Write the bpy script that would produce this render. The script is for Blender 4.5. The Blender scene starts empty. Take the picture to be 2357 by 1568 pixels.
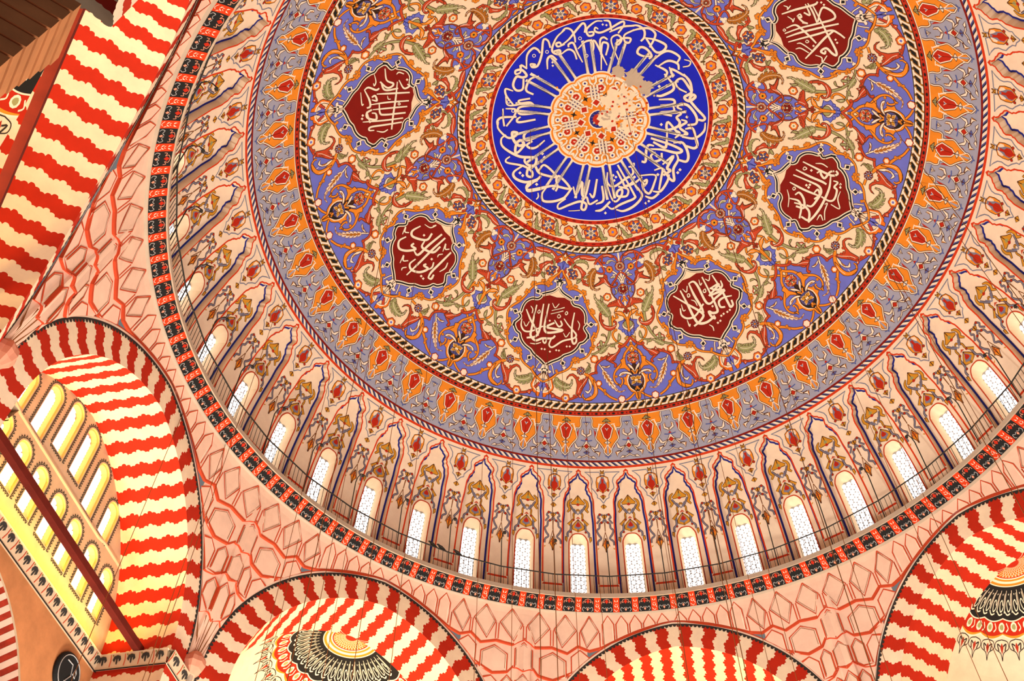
# Interior of a domed hall seen from below: dome, drum windows, muqarnas, striped arches.
import bpy, math, random
import numpy as np
from mathutils import Vector, Matrix
from mathutils.geometry import tessellate_polygon, delaunay_2d_cdt

random.seed(7)
rng = np.random.default_rng(7)
SC = bpy.context.scene
COL = SC.collection
PI = math.pi
R_ = math.radians

# ------------------------------------------------------------------ camera
FPX, CAM_D = 2269.9887, 18.6445                      # focal length in pixels of a 2357 px wide frame
CAM_R = np.array([[0.98112175, 0.15138668, 0.12034195],
                  [0.1932548, -0.79083827, -0.58071284],
                  [0.00725883, 0.59300666, -0.80516483]])
CAM_P = np.array([0.0, -CAM_D, 0.0])
cam_data = bpy.data.cameras.new('camera')
cam_data.sensor_width = 36.0
cam_data.lens = FPX / 2357 * 36.0
cam_data.clip_start = 0.05
cam_data.clip_end = 500
cam = bpy.data.objects.new('camera', cam_data)
M4 = np.eye(4); M4[:3, :3] = CAM_R; M4[:3, 3] = CAM_P
cam.matrix_world = Matrix(M4.tolist())
COL.objects.link(cam)
SC.camera = cam

# ------------------------------------------------------------------ world, exposure
W = bpy.data.worlds.new('world'); SC.world = W; W.use_nodes = True
wb = W.node_tree.nodes['Background']
wb.inputs[0].default_value = (1.0, 0.97, 0.93, 1)
wb.inputs[1].default_value = 0.15
SC.view_settings.view_transform = 'Standard'
SC.view_settings.look = 'None'
SC.view_settings.gamma = 1.0
SC.view_settings.use_curve_mapping = False
SC.view_settings.exposure = 0.28


def area_light(name, loc, target, size, power, color, spread=180, shape='DISK', size_y=None):
    l = bpy.data.lights.new(name, 'AREA'); l.shape = shape; l.size = size
    if size_y: l.size_y = size_y
    l.energy = power; l.color = color; l.spread = R_(spread)
    o = bpy.data.objects.new(name, l); COL.objects.link(o)
    o.location = loc
    o.rotation_euler = (Vector(target) - Vector(loc)).to_track_quat('-Z', 'Y').to_euler()
    return o


O_AZ = 0.67                                          # the whole octagon is turned by this many degrees
def ndir(az): return np.array([math.cos(R_(az)), math.sin(R_(az)), 0.0])
def tdir(az): return np.array([-math.sin(R_(az)), math.cos(R_(az)), 0.0])

# lamps of the hall, far below the frame: the hanging ring in the middle and a bank of floods by the left pier
area_light('hall_lamps', (0, 0, 3.0), (0, 0, 40), 20, 5000, (1.0, 0.95, 0.90))
area_light('pier_floods', (-12.8, 5.6, 6.0), (7, 0, 34), 4.0, 3600, (1.0, 0.95, 0.88))
# flood lamps on the springing ledges of the arches
for az, D, z, L, pw, c in ((180, 17.6, 18.9, 9.0, 210, (1.0, 0.60, 0.07)), (135, 17.7, 18.7, 9.0, 250, (1.0, 0.60, 0.10)), (90, 17.7, 18.7, 9.0, 280, (1.0, 0.62, 0.08)),
                           (45, 17.5, 18.0, 9.0, 160, (1.0, 0.72, 0.45)), (225, 17.5, 18.0, 9.0, 150, (1.0, 0.66, 0.25))):
    p = ndir(az + O_AZ) * D; p[2] = z
    q = ndir(az + O_AZ) * (D - 0.7); q[2] = 26
    area_light('flood_lamp', p, q, 9.0, pw, c, 160, 'RECTANGLE', 0.25).rotation_euler = Matrix(np.stack([tdir(az + O_AZ), np.cross((p - q) / np.linalg.norm(p - q), tdir(az + O_AZ)), (p - q) / np.linalg.norm(p - q)], 1).tolist()).to_euler()

# ------------------------------------------------------------------ materials
def lin(c):
    c = c / 255.0
    return c / 12.92 if c <= 0.04045 else ((c + 0.055) / 1.055) ** 2.4
MATS = {}
def paint_mat(name, rgb, vary=0.10, scale=1.6, rough=0.8, bump=0.0, metal=0.0):
    if name in MATS: return MATS[name]
    m = bpy.data.materials.new(name); m.use_nodes = True
    nt = m.node_tree; b = nt.nodes['Principled BSDF']
    b.inputs['Roughness'].default_value = rough
    b.inputs['Metallic'].default_value = metal
    b.inputs['Specular IOR Level'].default_value = 0.15
    c = tuple(lin(v) for v in rgb)
    tc = nt.nodes.new('ShaderNodeTexCoord')
    n1 = nt.nodes.new('ShaderNodeTexNoise'); n1.inputs['Scale'].default_value = scale; n1.inputs['Detail'].default_value = 6
    n1.inputs['Roughness'].default_value = 0.65
    nt.links.new(tc.outputs['Object'], n1.inputs['Vector'])
    r = nt.nodes.new('ShaderNodeValToRGB')
    r.color_ramp.elements[0].position = 0.3; r.color_ramp.elements[1].position = 0.7
    lo = tuple(max(0, v * (1 - vary)) for v in c); hi = tuple(min(0.97, v * (1 + vary * 0.7)) for v in c)
    r.color_ramp.elements[0].color = (*lo, 1); r.color_ramp.elements[1].color = (*hi, 1)
    nt.links.new(n1.outputs['Fac'], r.inputs['Fac'])
    nt.links.new(r.outputs['Color'], b.inputs['Base Color'])
    if bump:
        bp = nt.nodes.new('ShaderNodeBump'); bp.inputs['Strength'].default_value = bump; bp.inputs['Distance'].default_value = 0.03
        nt.links.new(n1.outputs['Fac'], bp.inputs['Height']); nt.links.new(bp.outputs['Normal'], b.inputs['Normal'])
    MATS[name] = m
    return m

PAL = dict(
    cream=(250, 222, 184), white=(252, 232, 204), blue=(112, 118, 204), deepblue=(30, 40, 196), navy=(36, 40, 128),
    orange=(238, 142, 40), ochre=(176, 108, 34), gold=(214, 148, 42), red=(200, 74, 40), vermilion=(216, 62, 22),
    darkred=(132, 26, 16), crimson=(190, 44, 20), green=(160, 160, 104), olive=(120, 112, 50), black=(34, 34, 32),
    grey=(164, 164, 178), greyline=(128, 130, 148), outline=(86, 44, 22), violet=(78, 82, 140), steel=(84, 98, 160),
    pale=(250, 222, 190), pink=(240, 198, 168), stone=(196, 176, 150), umber=(140, 84, 40), plaster=(214, 190, 158),
    flame=(240, 120, 30), shade=(206, 176, 140), charcoal=(56, 52, 46), silver=(176, 172, 164), blush=(226, 150, 118),
)
def mat(k):
    return paint_mat('paint_' + k, PAL[k])

# ------------------------------------------------------------------ object helpers
def tag(o, label=None, cat=None, group=None, kind=None):
    if label: o['label'] = label
    if cat: o['category'] = cat
    if group: o['group'] = group
    if kind: o['kind'] = kind
    return o
def link(o, parent=None):
    COL.objects.link(o)
    if parent is not None: o.parent = parent
    return o
def empty(name, loc=(0, 0, 0), parent=None):
    o = bpy.data.objects.new(name, None); o.location = loc; o.empty_display_size = 0.1
    return link(o, parent)


class MB:
    """collects coloured faces and builds one mesh object"""
    def __init__(s): s.v = []; s.n = 0; s.f = []; s.c = []; s.keys = []
    def add(s, verts, faces, key):
        verts = np.asarray(verts, float).reshape(-1, 3)
        if key not in s.keys: s.keys.append(key)
        ki = s.keys.index(key)
        s.v.append(verts)
        for f in faces: s.f.append([i + s.n for i in f]); s.c.append(ki)
        s.n += len(verts)
    def grid(s, P, key):
        """P: array (m,n,3) of points -> quads"""
        P = np.asarray(P, float); m, n = P.shape[:2]
        fs = [(i * n + j, i * n + j + 1, (i + 1) * n + j + 1, (i + 1) * n + j) for i in range(m - 1) for j in range(n - 1)]
        s.add(P.reshape(-1, 3), fs, key)
    def box(s, c, ax, ay, az, key):
        c, ax, ay, az = (np.asarray(t, float) for t in (c, ax, ay, az))
        v = [c + sx * ax + sy * ay + sz * az for sx in (-1, 1) for sy in (-1, 1) for sz in (-1, 1)]
        s.add(v, [(0, 1, 3, 2), (4, 6, 7, 5), (0, 4, 5, 1), (2, 3, 7, 6), (0, 2, 6, 4), (1, 5, 7, 3)], key)
    def tube(s, pts, rad, key, n=8, cap=True):
        pts = np.asarray(pts, float); m = len(pts)
        rad = np.broadcast_to(np.asarray(rad, float), (m,))
        T = np.gradient(pts, axis=0); T /= np.linalg.norm(T, axis=1)[:, None] + 1e-12
        ref = np.array([0.31, 0.17, 0.93]) if abs(T[0] @ np.array([0, 0, 1])) < 0.8 else np.array([0.95, 0.3, 0.05])
        A = np.cross(T, ref); A /= np.linalg.norm(A, axis=1)[:, None]; B = np.cross(T, A)
        an = np.arange(n) * 2 * PI / n
        P = pts[:, None] + rad[:, None, None] * (np.cos(an)[None, :, None] * A[:, None] + np.sin(an)[None, :, None] * B[:, None])
        fs = [(i * n + j, i * n + (j + 1) % n, (i + 1) * n + (j + 1) % n, (i + 1) * n + j) for i in range(m - 1) for j in range(n)]
        if cap: fs += [tuple(range(n))[::-1], tuple(range((m - 1) * n, m * n))]
        s.add(P.reshape(-1, 3), fs, key)
    def lathe(s, c, prof, key, n=10, axis=(0, 0, 1)):
        c = np.asarray(c, float); ax = np.asarray(axis, float); ax /= np.linalg.norm(ax)
        h = np.array([1.0, 0, 0]) if abs(ax[0]) < 0.8 else np.array([0, 1.0, 0])
        A = np.cross(ax, h); A /= np.linalg.norm(A); B = np.cross(ax, A)
        an = np.arange(n) * 2 * PI / n
        P = np.array([[c + ax * z + r * (math.cos(t) * A + math.sin(t) * B) for t in an] for r, z in prof])
        m = len(prof)
        fs = [(i * n + j, i * n + (j + 1) % n, (i + 1) * n + (j + 1) % n, (i + 1) * n + j) for i in range(m - 1) for j in range(n)]
        s.add(P.reshape(-1, 3), fs, key)
    def build(s, name, parent=None, smooth=False, mats=None, nrm=None):
        """nrm: function giving the true surface normal at each vertex (painted shapes on a curved wall shade like the wall)"""
        me = bpy.data.meshes.new(name)
        V = np.concatenate(s.v) if s.v else np.zeros((0, 3))
        if nrm is not None and s.f:
            NV = nrm(V)
            i0, i1, i2 = (np.array([f[j] for f in s.f]) for j in (0, 1, 2))
            fn = np.cross(V[i1] - V[i0], V[i2] - V[i0])
            fl = (fn * NV[i0]).sum(1) < 0
            s.f = [f[::-1] if b else f for f, b in zip(s.f, fl)]
        me.from_pydata(V.tolist(), [], s.f)
        for k in s.keys: me.materials.append((mats or {}).get(k) or (MATS[k] if k in MATS else mat(k)))
        me.polygons.foreach_set('material_index', s.c)
        if nrm is not None:
            me.polygons.foreach_set('use_smooth', [True] * len(me.polygons)); me.update()
            me.normals_split_custom_set_from_vertices(NV.tolist())
        if smooth: me.polygons.foreach_set('use_smooth', [True] * len(me.polygons))
        me.update()
        return link(bpy.data.objects.new(name, me), parent)


# ------------------------------------------------------------------ surfaces
HC, RS = 25.485383, 16.182893
def cam_rays(px):
    px = np.atleast_2d(np.asarray(px, float))
    v = np.stack([(px[:, 0] - 1178.5) / FPX, -(px[:, 1] - 784) / FPX, -np.ones(len(px))], 1) @ CAM_R.T
    return v / np.linalg.norm(v, axis=1)[:, None]
def prof(psi):
    psi = np.asarray(psi, float)
    return RS - 0.31 * (np.clip(psi - 60, 0, None) / 20.4) ** 1.3
class Dome:
    """dome and drum: u = azimuth in degrees, v = angle from the crown in degrees; off > 0 lies towards the hall"""
    def __init__(s, extra=0.0): s.extra = extra
    def xyz(s, uv, off=0.0):
        uv = np.atleast_2d(np.asarray(uv, float)); a = np.radians(uv[:, 0]); p = np.radians(uv[:, 1])
        r = prof(uv[:, 1]) + s.extra - off
        return np.stack([r * np.sin(p) * np.cos(a), r * np.sin(p) * np.sin(a), HC + r * np.cos(p)], 1)
    def uv(s, px):
        v = cam_rays(px); o = CAM_P - np.array([0, 0, HC]); r = np.full(len(v), RS + s.extra)
        for _ in range(8):
            b = (v * o).sum(1); c = (o * o).sum() - r * r
            t = -b + np.sqrt(np.maximum(b * b - c, 0)); P = CAM_P + v * t[:, None]
            psi = np.degrees(np.arctan2(np.hypot(P[:, 0], P[:, 1]), P[:, 2] - HC))
            r = prof(psi) + s.extra
        return np.stack([np.degrees(np.arctan2(P[:, 1], P[:, 0])), psi], 1)
    def met(s, u0, v0):
        """metre coordinates (x along azimuth, y down from the crown) around (u0, v0) -> uv"""
        def f(xy):
            xy = np.atleast_2d(np.asarray(xy, float)); v = v0 + np.degrees(xy[:, 1] / RS)
            return np.stack([u0 + np.degrees(xy[:, 0] / (RS * math.sin(R_(v0)))), v], 1)
        return f
class Plane:
    """vertical plane with outward azimuth az at distance D from the axis: u along the tangent, v = height"""
    def __init__(s, az, D): s.n = ndir(az + O_AZ); s.t = tdir(az + O_AZ); s.D = D
    def xyz(s, uv, off=0.0):
        uv = np.atleast_2d(np.asarray(uv, float))
        return s.n * (s.D - off) + uv[:, :1] * s.t + uv[:, 1:] * np.array([0, 0, 1.0])
    def uv(s, px):
        v = cam_rays(px); t = (s.D - CAM_P @ s.n) / (v @ s.n); P = CAM_P + v * t[:, None]
        return np.stack([P @ s.t, P[:, 2]], 1)
DOME = Dome()
def n_dome(V):
    q = np.array([0, 0, HC]) - V; return q / np.linalg.norm(q, axis=1)[:, None]

def smooth_pts(p, n=5, closed=False):
    p = np.asarray(p, float)
    if len(p) < 3: return p
    if closed: q = np.concatenate([p[-1:], p, p[:2]])
    else: q = np.concatenate([2 * p[:1] - p[1:2], p, 2 * p[-1:] - p[-2:-1]])
    out = []
    t = (np.arange(n) / n)[:, None]
    for i in range(1, len(q) - 2):
        a, b, c, d = q[i - 1], q[i], q[i + 1], q[i + 2]
        out.append(0.5 * ((2 * b) + (-a + c) * t + (2 * a - 5 * b + 4 * c - d) * t ** 2 + (-a + 3 * b - 3 * c + d) * t ** 3))
    out = np.concatenate(out)
    if not closed: out = np.concatenate([out, p[-1:]])
    return out
def P2(s):
    if isinstance(s, str): s = [float(t) for t in s.replace(',', ' ').split()]
    return np.asarray(s, float).reshape(-1, 2)
def ribbon(p, w):
    p = np.asarray(p, float); w = np.broadcast_to(np.asarray(w, float), (len(p),)) / 2
    T = np.gradient(p, axis=0); T /= np.linalg.norm(T, axis=1)[:, None] + 1e-9
    N = np.stack([-T[:, 1], T[:, 0]], 1)
    return p + N * w[:, None], p - N * w[:, None]
def wprofile(n, w):
    """w: number or list of widths along the stroke"""
    if np.isscalar(w): return np.full(n, float(w))
    return np.interp(np.linspace(0, 1, n), np.linspace(0, 1, len(w)), w)


class Deco:
    """painted shapes on a surface; each shape keeps 2D uv points, is repeated by the transforms in reps"""
    STEP = 0.0012
    def __init__(s, surf, base=0.004, maxedge=0.28):
        s.surf = surf; s.items = []; s.base = base; s.maxedge = maxedge; s.k = None; s.tr = surf.uv; s.z = 0; s.px = 1.0; s.post = None
    def frame(s, x0, y0, sc):
        """use zoom-frame coordinates: pixel = (x0 + x / sc, y0 + y / sc)"""
        s.px = sc
        s.tr = lambda q, x0=x0, y0=y0, sc=sc: s.surf.uv(np.asarray(q, float) / sc + np.array([x0, y0]))
        return s
    def local(s, f): s.tr = f; s.px = 1.0; return s
    def tri(s, key, pts2, faces, z):
        s.items.append((key, s.tr(np.asarray(pts2, float)), np.asarray(faces, int), z))
    def poly(s, key, p, z=1, sm=0, line=None, lw=1.3):
        p = P2(p)
        if sm: p = smooth_pts(p, sm, True)
        keep = np.linalg.norm(p - np.roll(p, 1, 0), axis=1) > 1e-9
        p = p[keep]
        if len(p) < 3: return
        uv = s.tr(p); X = s.surf.xyz(uv); dia = np.linalg.norm(X.max(0) - X.min(0))
        if dia > 0.55: s._fill(key, uv, X, z)
        else:
            f = tessellate_polygon([[Vector((a, b, 0)) for a, b in p]])
            if len(f): s.tri(key, p, [tuple(t) for t in f], z)
        if line: s.stroke(line, np.concatenate([p, p[:1]]), lw * s.px, z + 0.5)
    def _fill(s, key, uv, X, z, L=0.26):
        """large shapes: even triangles, so that the shape hugs the curved surface"""
        e = 1e-3; c = uv.mean(0)[None]
        mu = np.linalg.norm(s.surf.xyz(c + [[e, 0]]) - s.surf.xyz(c)) / e; mv = np.linalg.norm(s.surf.xyz(c + [[0, e]]) - s.surf.xyz(c)) / e
        m = np.array([mu, mv]); q = uv * m; b = []
        for p0, p1 in zip(q, np.roll(q, -1, 0)):
            n = max(1, int(np.linalg.norm(p1 - p0) / L)); b += [p0 + (p1 - p0) * i / n for i in range(n)]
        b = np.array(b); x0, y0 = b.min(0); x1, y1 = b.max(0)
        gx, gy = np.meshgrid(np.arange(x0 + L / 2, x1, L), np.arange(y0 + L / 2, y1, L)); gx[1::2] += L / 2
        g = np.stack([gx.ravel(), gy.ravel()], 1)
        ins = np.zeros(len(g), bool); xa, ya = b[:, 0], b[:, 1]; xb, yb = np.roll(xa, -1), np.roll(ya, -1)
        for i in range(len(b)):
            cr = (ya[i] > g[:, 1]) != (yb[i] > g[:, 1])
            ins ^= cr & (g[:, 0] < (xb[i] - xa[i]) * (g[:, 1] - ya[i]) / (yb[i] - ya[i] + 1e-12) + xa[i])
        if len(g):
            dd = np.full(len(g), 9.0)
            for i in range(len(b)): dd = np.minimum(dd, np.hypot(g[:, 0] - xa[i], g[:, 1] - ya[i]))
            g = g[ins & (dd > L * .4)]
        V = np.concatenate([b, g]); n = len(b)
        r = delaunay_2d_cdt([Vector(t) for t in V], [], [list(range(n))], 1, 1e-6)
        if len(r[2]): s.items.append((key, np.array([tuple(t) for t in r[0]]) / m, np.array([tuple(f) for f in r[2]], int), z))
    def stroke(s, key, p, w, z=2, sm=0, line=None, lw=1.1, cap=False):
        p = P2(p)
        if sm: p = smooth_pts(p, sm)
        ww = wprofile(len(p), w)
        if line: s._rib(line, p, ww + 2 * lw * s.px, z - 0.4)
        s._rib(key, p, ww, z)
        if cap:
            for q, r in ((p[0], ww[0]), (p[-1], ww[-1])):
                s.disc(key, q, r / 2, z, n=8)
    def _rib(s, key, p, ww, z):
        a, b = ribbon(p, ww); n = len(p)
        s.tri(key, np.concatenate([a, b]), [t for i in range(n - 1) for t in ((i, i + 1, n + i + 1), (i, n + i + 1, n + i))], z)
    def disc(s, key, c, r, z=3, n=10, line=None, lw=1.0, ry=None, rot=0):
        c = np.asarray(c, float); t = np.arange(n) * 2 * PI / n
        x, y = r * np.cos(t), (ry or r) * np.sin(t); cr, sr = math.cos(rot), math.sin(rot)
        p = np.stack([c[0] + x * cr - y * sr, c[1] + x * sr + y * cr], 1)
        if line:
            k = 1 + lw * s.px / r
            s.tri(line, c + (p - c) * k, [(0, i, i + 1) for i in range(1, n - 1)], z - 0.4)
        s.tri(key, p, [(0, i, i + 1) for i in range(1, n - 1)], z)
    def ring(s, key, c, r, w, z=3, n=16):
        t = np.arange(n + 1) * 2 * PI / n
        s.stroke(key, np.stack([c[0] + r * np.cos(t), c[1] + r * np.sin(t)], 1), w, z)
    def emit(s, mb, reps=((0, 0, 1),)):
        """reps: (axis azimuth, turn, sign) -> u' = axis + sign * (u - axis) + turn"""
        for key, uv, F, z in s.items:
            if s.post: uv = s.post(uv)
            uv, F = split_edges(uv, F, s.surf, s.maxedge)
            for ax, turn, sg in reps:
                q = uv.copy(); q[:, 0] = ax + sg * (q[:, 0] - ax) + turn
                X = s.surf.xyz(q, s.base + s.STEP * z)
                mb.add(X, F.tolist() if sg > 0 else F[:, ::-1].tolist(), key)

def split_edges(uv, F, surf, L):
    for _ in range(7):
        X = surf.xyz(uv)
        E = np.sort(np.concatenate([F[:, [0, 1]], F[:, [1, 2]], F[:, [2, 0]]]), 1)
        U, inv = np.unique(E, axis=0, return_inverse=True); inv = inv.reshape(-1)
        bad = np.linalg.norm(X[U[:, 0]] - X[U[:, 1]], axis=1) > L
        if not bad.any(): break
        mid = np.full(len(U), -1); mid[bad] = len(uv) + np.arange(bad.sum())
        uv = np.concatenate([uv, (uv[U[bad, 0]] + uv[U[bad, 1]]) / 2])
        m = mid[inv].reshape(3, -1).T
        out = []
        for (a, b, c), (x, y, zz) in zip(F, m):
            k = (x >= 0) + (y >= 0) + (zz >= 0)
            if k == 0: out.append((a, b, c))
            elif k == 3: out += [(a, x, zz), (x, b, y), (zz, y, c), (x, y, zz)]
            elif k == 1:
                if x >= 0: out += [(a, x, c), (x, b, c)]
                elif y >= 0: out += [(a, b, y), (a, y, c)]
                else: out += [(a, b, zz), (b, c, zz)]
            else:
                if x < 0: out += [(a, b, y), (a, y, zz), (zz, y, c)]
                elif y < 0: out += [(a, x, zz), (x, b, c), (x, c, zz)]
                else: out += [(a, x, c), (x, y, c), (x, b, y)]
        F = np.array(out)
    return uv, F

def dome_band(mb, v0, v1, key, nu=360, off=0.0, u0=0, u1=360, surf=None, dv=1.0):
    surf = surf or DOME
    nv = max(2, int(math.ceil((v1 - v0) / dv)) + 1)
    P = np.array([surf.xyz(np.stack([np.linspace(u0, u1, nu + 1), np.full(nu + 1, v)], 1), off) for v in np.linspace(v0, v1, nv)])
    mb.grid(P, key)

# ================================================================== SHELL
NK = list(range(-1, 28))                               # the niches of the drum that the hall shows
def niche_az(k): return 212.17 - 9.0 * k
V_BLUE, V_FL0, V_FL1, V_BR0, V_FIELD = 17.16, 17.89, 20.97, 21.70, 23.0
V_B0, V_B1, V_PAL, V_ROPE, V_DRUM, V_FOOT = 48.31, 49.85, 50.83, 58.19, 59.6, 84.9

ceil = MB(); dome_band(ceil, 0.02, 60, 'shade', surf=Dome(0.06), dv=2.0, nu=180)
ceiling = tag(ceil.build('ceiling'), 'great painted dome with a blue calligraphy disc at its crown', 'dome', kind='structure')

# ------------------------------------------------------------------ plain grounds of the painted bands
def band(name, zones):
    mb = MB()
    for v0, v1, key in zones: dome_band(mb, v0, v1, key)
    return mb
B_round = band('calligraphy_roundel', [(0.02, V_BLUE, 'deepblue')])
B_flow = band('flower_band', [(V_BLUE, 17.30, 'white'), (17.30, V_FL0, 'crimson'), (V_FL0, V_FL1, 'cream'), (V_FL1, 21.61, 'crimson')])
B_brs = band('braid_band', [(21.61, 21.72, 'outline'), (21.72, 22.84, 'black'), (22.84, V_FIELD, 'black')])
B_field = band('arabesque_field', [(V_FIELD, V_B0, 'cream')])
B_brl = band('braid_band', [(V_B0, 48.45, 'black'), (48.45, 49.76, 'black'), (49.76, 49.90, 'outline'), (49.90, 50.55, 'crimson'), (50.55, 50.62, 'black'), (50.62, 50.78, 'white'), (50.78, V_PAL, 'outline')])
B_palm = band('palmette_band', [(V_PAL, V_ROPE, 'grey')])
B_rope = band('rope_band', [(V_ROPE, 58.52, 'darkred'), (58.52, 59.21, 'white'), (59.21, V_DRUM, 'vermilion')])

# ------------------------------------------------------------------ braids, dashes and rope, repeated all around
def ring_reps(n, u0=0.0): return [(0, u0 + 360.0 * i / n, 1) for i in range(n)]
D = Deco(DOME)
# large braid: slanted I-shapes with black knots between them
D.local(DOME.met(0, 48.45)); H = R_(49.76 - 48.45) * RS; s = R_(360 / 208) * RS * math.sin(R_(49.1))
def braid(D, s, H, z=1):
    sc = lambda L: [(x * s, y * H) for x, y in L]
    D.poly('gold', sc([(-.12, 0), (.86, 0), (.74, .24), (.66, .24), (1.10, .74), (1.66, .74), (1.74, 1), (.80, 1), (.74, .84), (.22, .24), (-.02, .24)]), z)
    D.poly('outline', sc([(-.04, 0), (.82, 0), (.73, .22), (.63, .22), (1.09, .77), (1.61, .77), (1.68, 1), (.83, 1), (.77, .82), (.27, .22), (.04, .22)]), z + .5)
    D.poly('white', sc([(.02, 0), (.78, 0), (.70, .19), (.58, .19), (1.08, .81), (1.57, .81), (1.63, 1), (.87, 1), (.80, .80), (.32, .20), (.10, .19)]), z + 1)
braid(D, s, H); D.emit(B_brl, ring_reps(208))
D = Deco(DOME); D.local(DOME.met(0, 50.22))
D.disc('black', (0, 0), 0.075, 1, ry=0.05); D.disc('black', (0.20, 0), 0.03, 1, n=6); D.stroke('red', [(.10, -.07), (.13, 0), (.10, .07)], .02, 1); D.stroke('red', [(.30, -.07), (.27, 0), (.30, .07)], .02, 1)
D.emit(B_brl, ring_reps(190))
# small braid
D = Deco(DOME); D.local(DOME.met(0, 21.72)); H = R_(22.84 - 21.72) * RS; s = R_(360 / 120) * RS * math.sin(R_(22.3))
braid(D, s, H); D.emit(B_brs, ring_reps(120))
D = Deco(DOME); D.local(DOME.met(0, 21.3)); D.disc('darkred', (0, 0), 0.10, 1, ry=0.045); D.emit(B_flow, ring_reps(96))
D = Deco(DOME); D.local(DOME.met(0, 17.6)); D.disc('darkred', (0, 0), 0.09, 1, ry=0.045); D.emit(B_flow, ring_reps(80))
# rope: slanted navy, black and grey turns
D = Deco(DOME); D.local(DOME.met(0, 58.52)); H = R_(0.69) * RS; s = R_(360 / 288) * RS * math.sin(R_(58.9))
def slant(D, x0, x1, key, z, H, sl): 
    e = [(0, 0), (.05, .25), (.3, .65), (.62, .9), (1, 1)]
    D.poly(key, [(x0 + sl * (1 - t), H * (y)) for t, y in zip((0, .18, .5, .8, 1), (0, .1, .5, .9, 1))] + [(x1 + sl * (1 - t), H * y) for t, y in zip((1, .8, .5, .18, 0), (1, .9, .5, .1, 0))], z)
slant(D, 0, s * .50, 'violet', 1, H, s * .95); slant(D, s * .28, s * .46, 'black', 2, H, s * .95)
D.emit(B_rope, ring_reps(288))

# ------------------------------------------------------------------ drum wall with its niches
TZ = (1270, 1060, 7.4667)
def zpx(fr, s): return P2(s) / fr[2] + np.array(fr[:2])
edge_px = np.concatenate([zpx((1270, 1060, 7.4667), '480 150 525 193 516 215 535 255 590 290 602 312 648 345 667 390 657 430 650 470 668 490 672 525 715 575 730 640 746 680 752 720 760 890'),
                          zpx((1270, 1160, 7.4667), '766 300 800 890'), zpx((1270, 1260, 5.6), '617 480')])
uv = DOME.uv(edge_px)
N_AX = niche_az(14)                                     # the niche the outline is taken from
uv[:, 0] -= uv[0, 0]
sgn = np.sign(uv[-1, 0]); uv[:, 0] *= sgn
uv[0, 0] = 0
uv[-3:, 0] = [2.98, 3.0, 3.02]
uv = np.concatenate([uv, [[3.02, V_FOOT]]])
ms = np.array([math.sin(R_(70)) * RS * PI / 180, RS * PI / 180])
edge_m = uv * ms
iA, iB = ribbon(edge_m, 2 * 0.065)
HOLE = (iB if iB[5, 0] < iA[5, 0] else iA) / ms
HOLE[0] = [0, uv[0, 1] + 0.42]; HOLE[:, 0] = np.clip(HOLE[:, 0], 0, None)
EDGE = uv
DEP = 0.30
BACK = Dome(DEP)
drum = MB()

dw = Deco(DOME, base=0.0)
dw.local(lambda q: np.asarray(q, float))
def strip(d, key, lo, hi, vs, z=0, n=6):
    """area between two edges u = lo(v) and u = hi(v), cut in rows"""
    P = np.array([np.stack([np.linspace(lo(v), hi(v), n), np.full(n, v)], 1) for v in vs]); m = len(vs)
    F = [t for i in range(m - 1) for j in range(n - 1) for t in ((i * n + j, i * n + j + 1, (i + 1) * n + j + 1), (i * n + j, (i + 1) * n + j + 1, (i + 1) * n + j))]
    d.tri(key, P.reshape(-1, 2), F, z)
hole_u = lambda v: 0.0 if v <= HOLE[0, 1] else float(np.interp(v, HOLE[:, 1], HOLE[:, 0]))
VS = np.unique(np.concatenate([np.arange(V_DRUM, V_FOOT, .8), HOLE[:, 1], [V_FOOT]]))
strip(dw, 'pale', hole_u, lambda v: 4.5, VS)
dw.poly('vermilion', np.concatenate([EDGE[:-1], HOLE[:-1][::-1]]), 2)
# foot line of the painted panel between two niches
dw.poly('vermilion', [(3.02, 80.15), (4.5, 80.15), (4.5, 80.5), (2.8, 80.5)], 2)
REPS_N = [(0, niche_az(k), sg) for k in NK for sg in (1, -1)]
dw.emit(drum, REPS_N)
B_drum = drum

# window opening in the back of the niche
win_px = np.concatenate([zpx((1270, 1160, 7.4667), '484 505 560 518 622 560 666 622 686 690 690 890'), zpx((1270, 1260, 5.6), '528 570')])
wuv = BACK.uv(win_px); ax = wuv[0, 0]; wuv[:, 0] = np.abs(wuv[:, 0] - ax)
hw = 1.72
WIN = np.array([[0, wuv[0, 1]], [.70, wuv[1, 1]], [1.20, wuv[2, 1]], [1.55, wuv[3, 1]], [1.69, wuv[4, 1]], [hw, wuv[4, 1] + 3], [hw, 83.6]])
WIN = np.concatenate([smooth_pts(WIN[:6], 4), WIN[6:]])
wi, wo = ribbon(WIN * ms, 2 * 0.055); OPEN = (wi if wi[8, 0] < wo[8, 0] else wo) / ms
OPEN[0, 0] = 0; OPEN[0, 1] = WIN[0, 1] + .2; OPEN[-1] = [OPEN[-2, 0], 83.6]
GLASS = OPEN * np.array([0.80, 1]); GLASS[:, 1] += np.linspace(1.15, 0.0, len(GLASS))
GLASS[-1, 1] = 83.5

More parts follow.
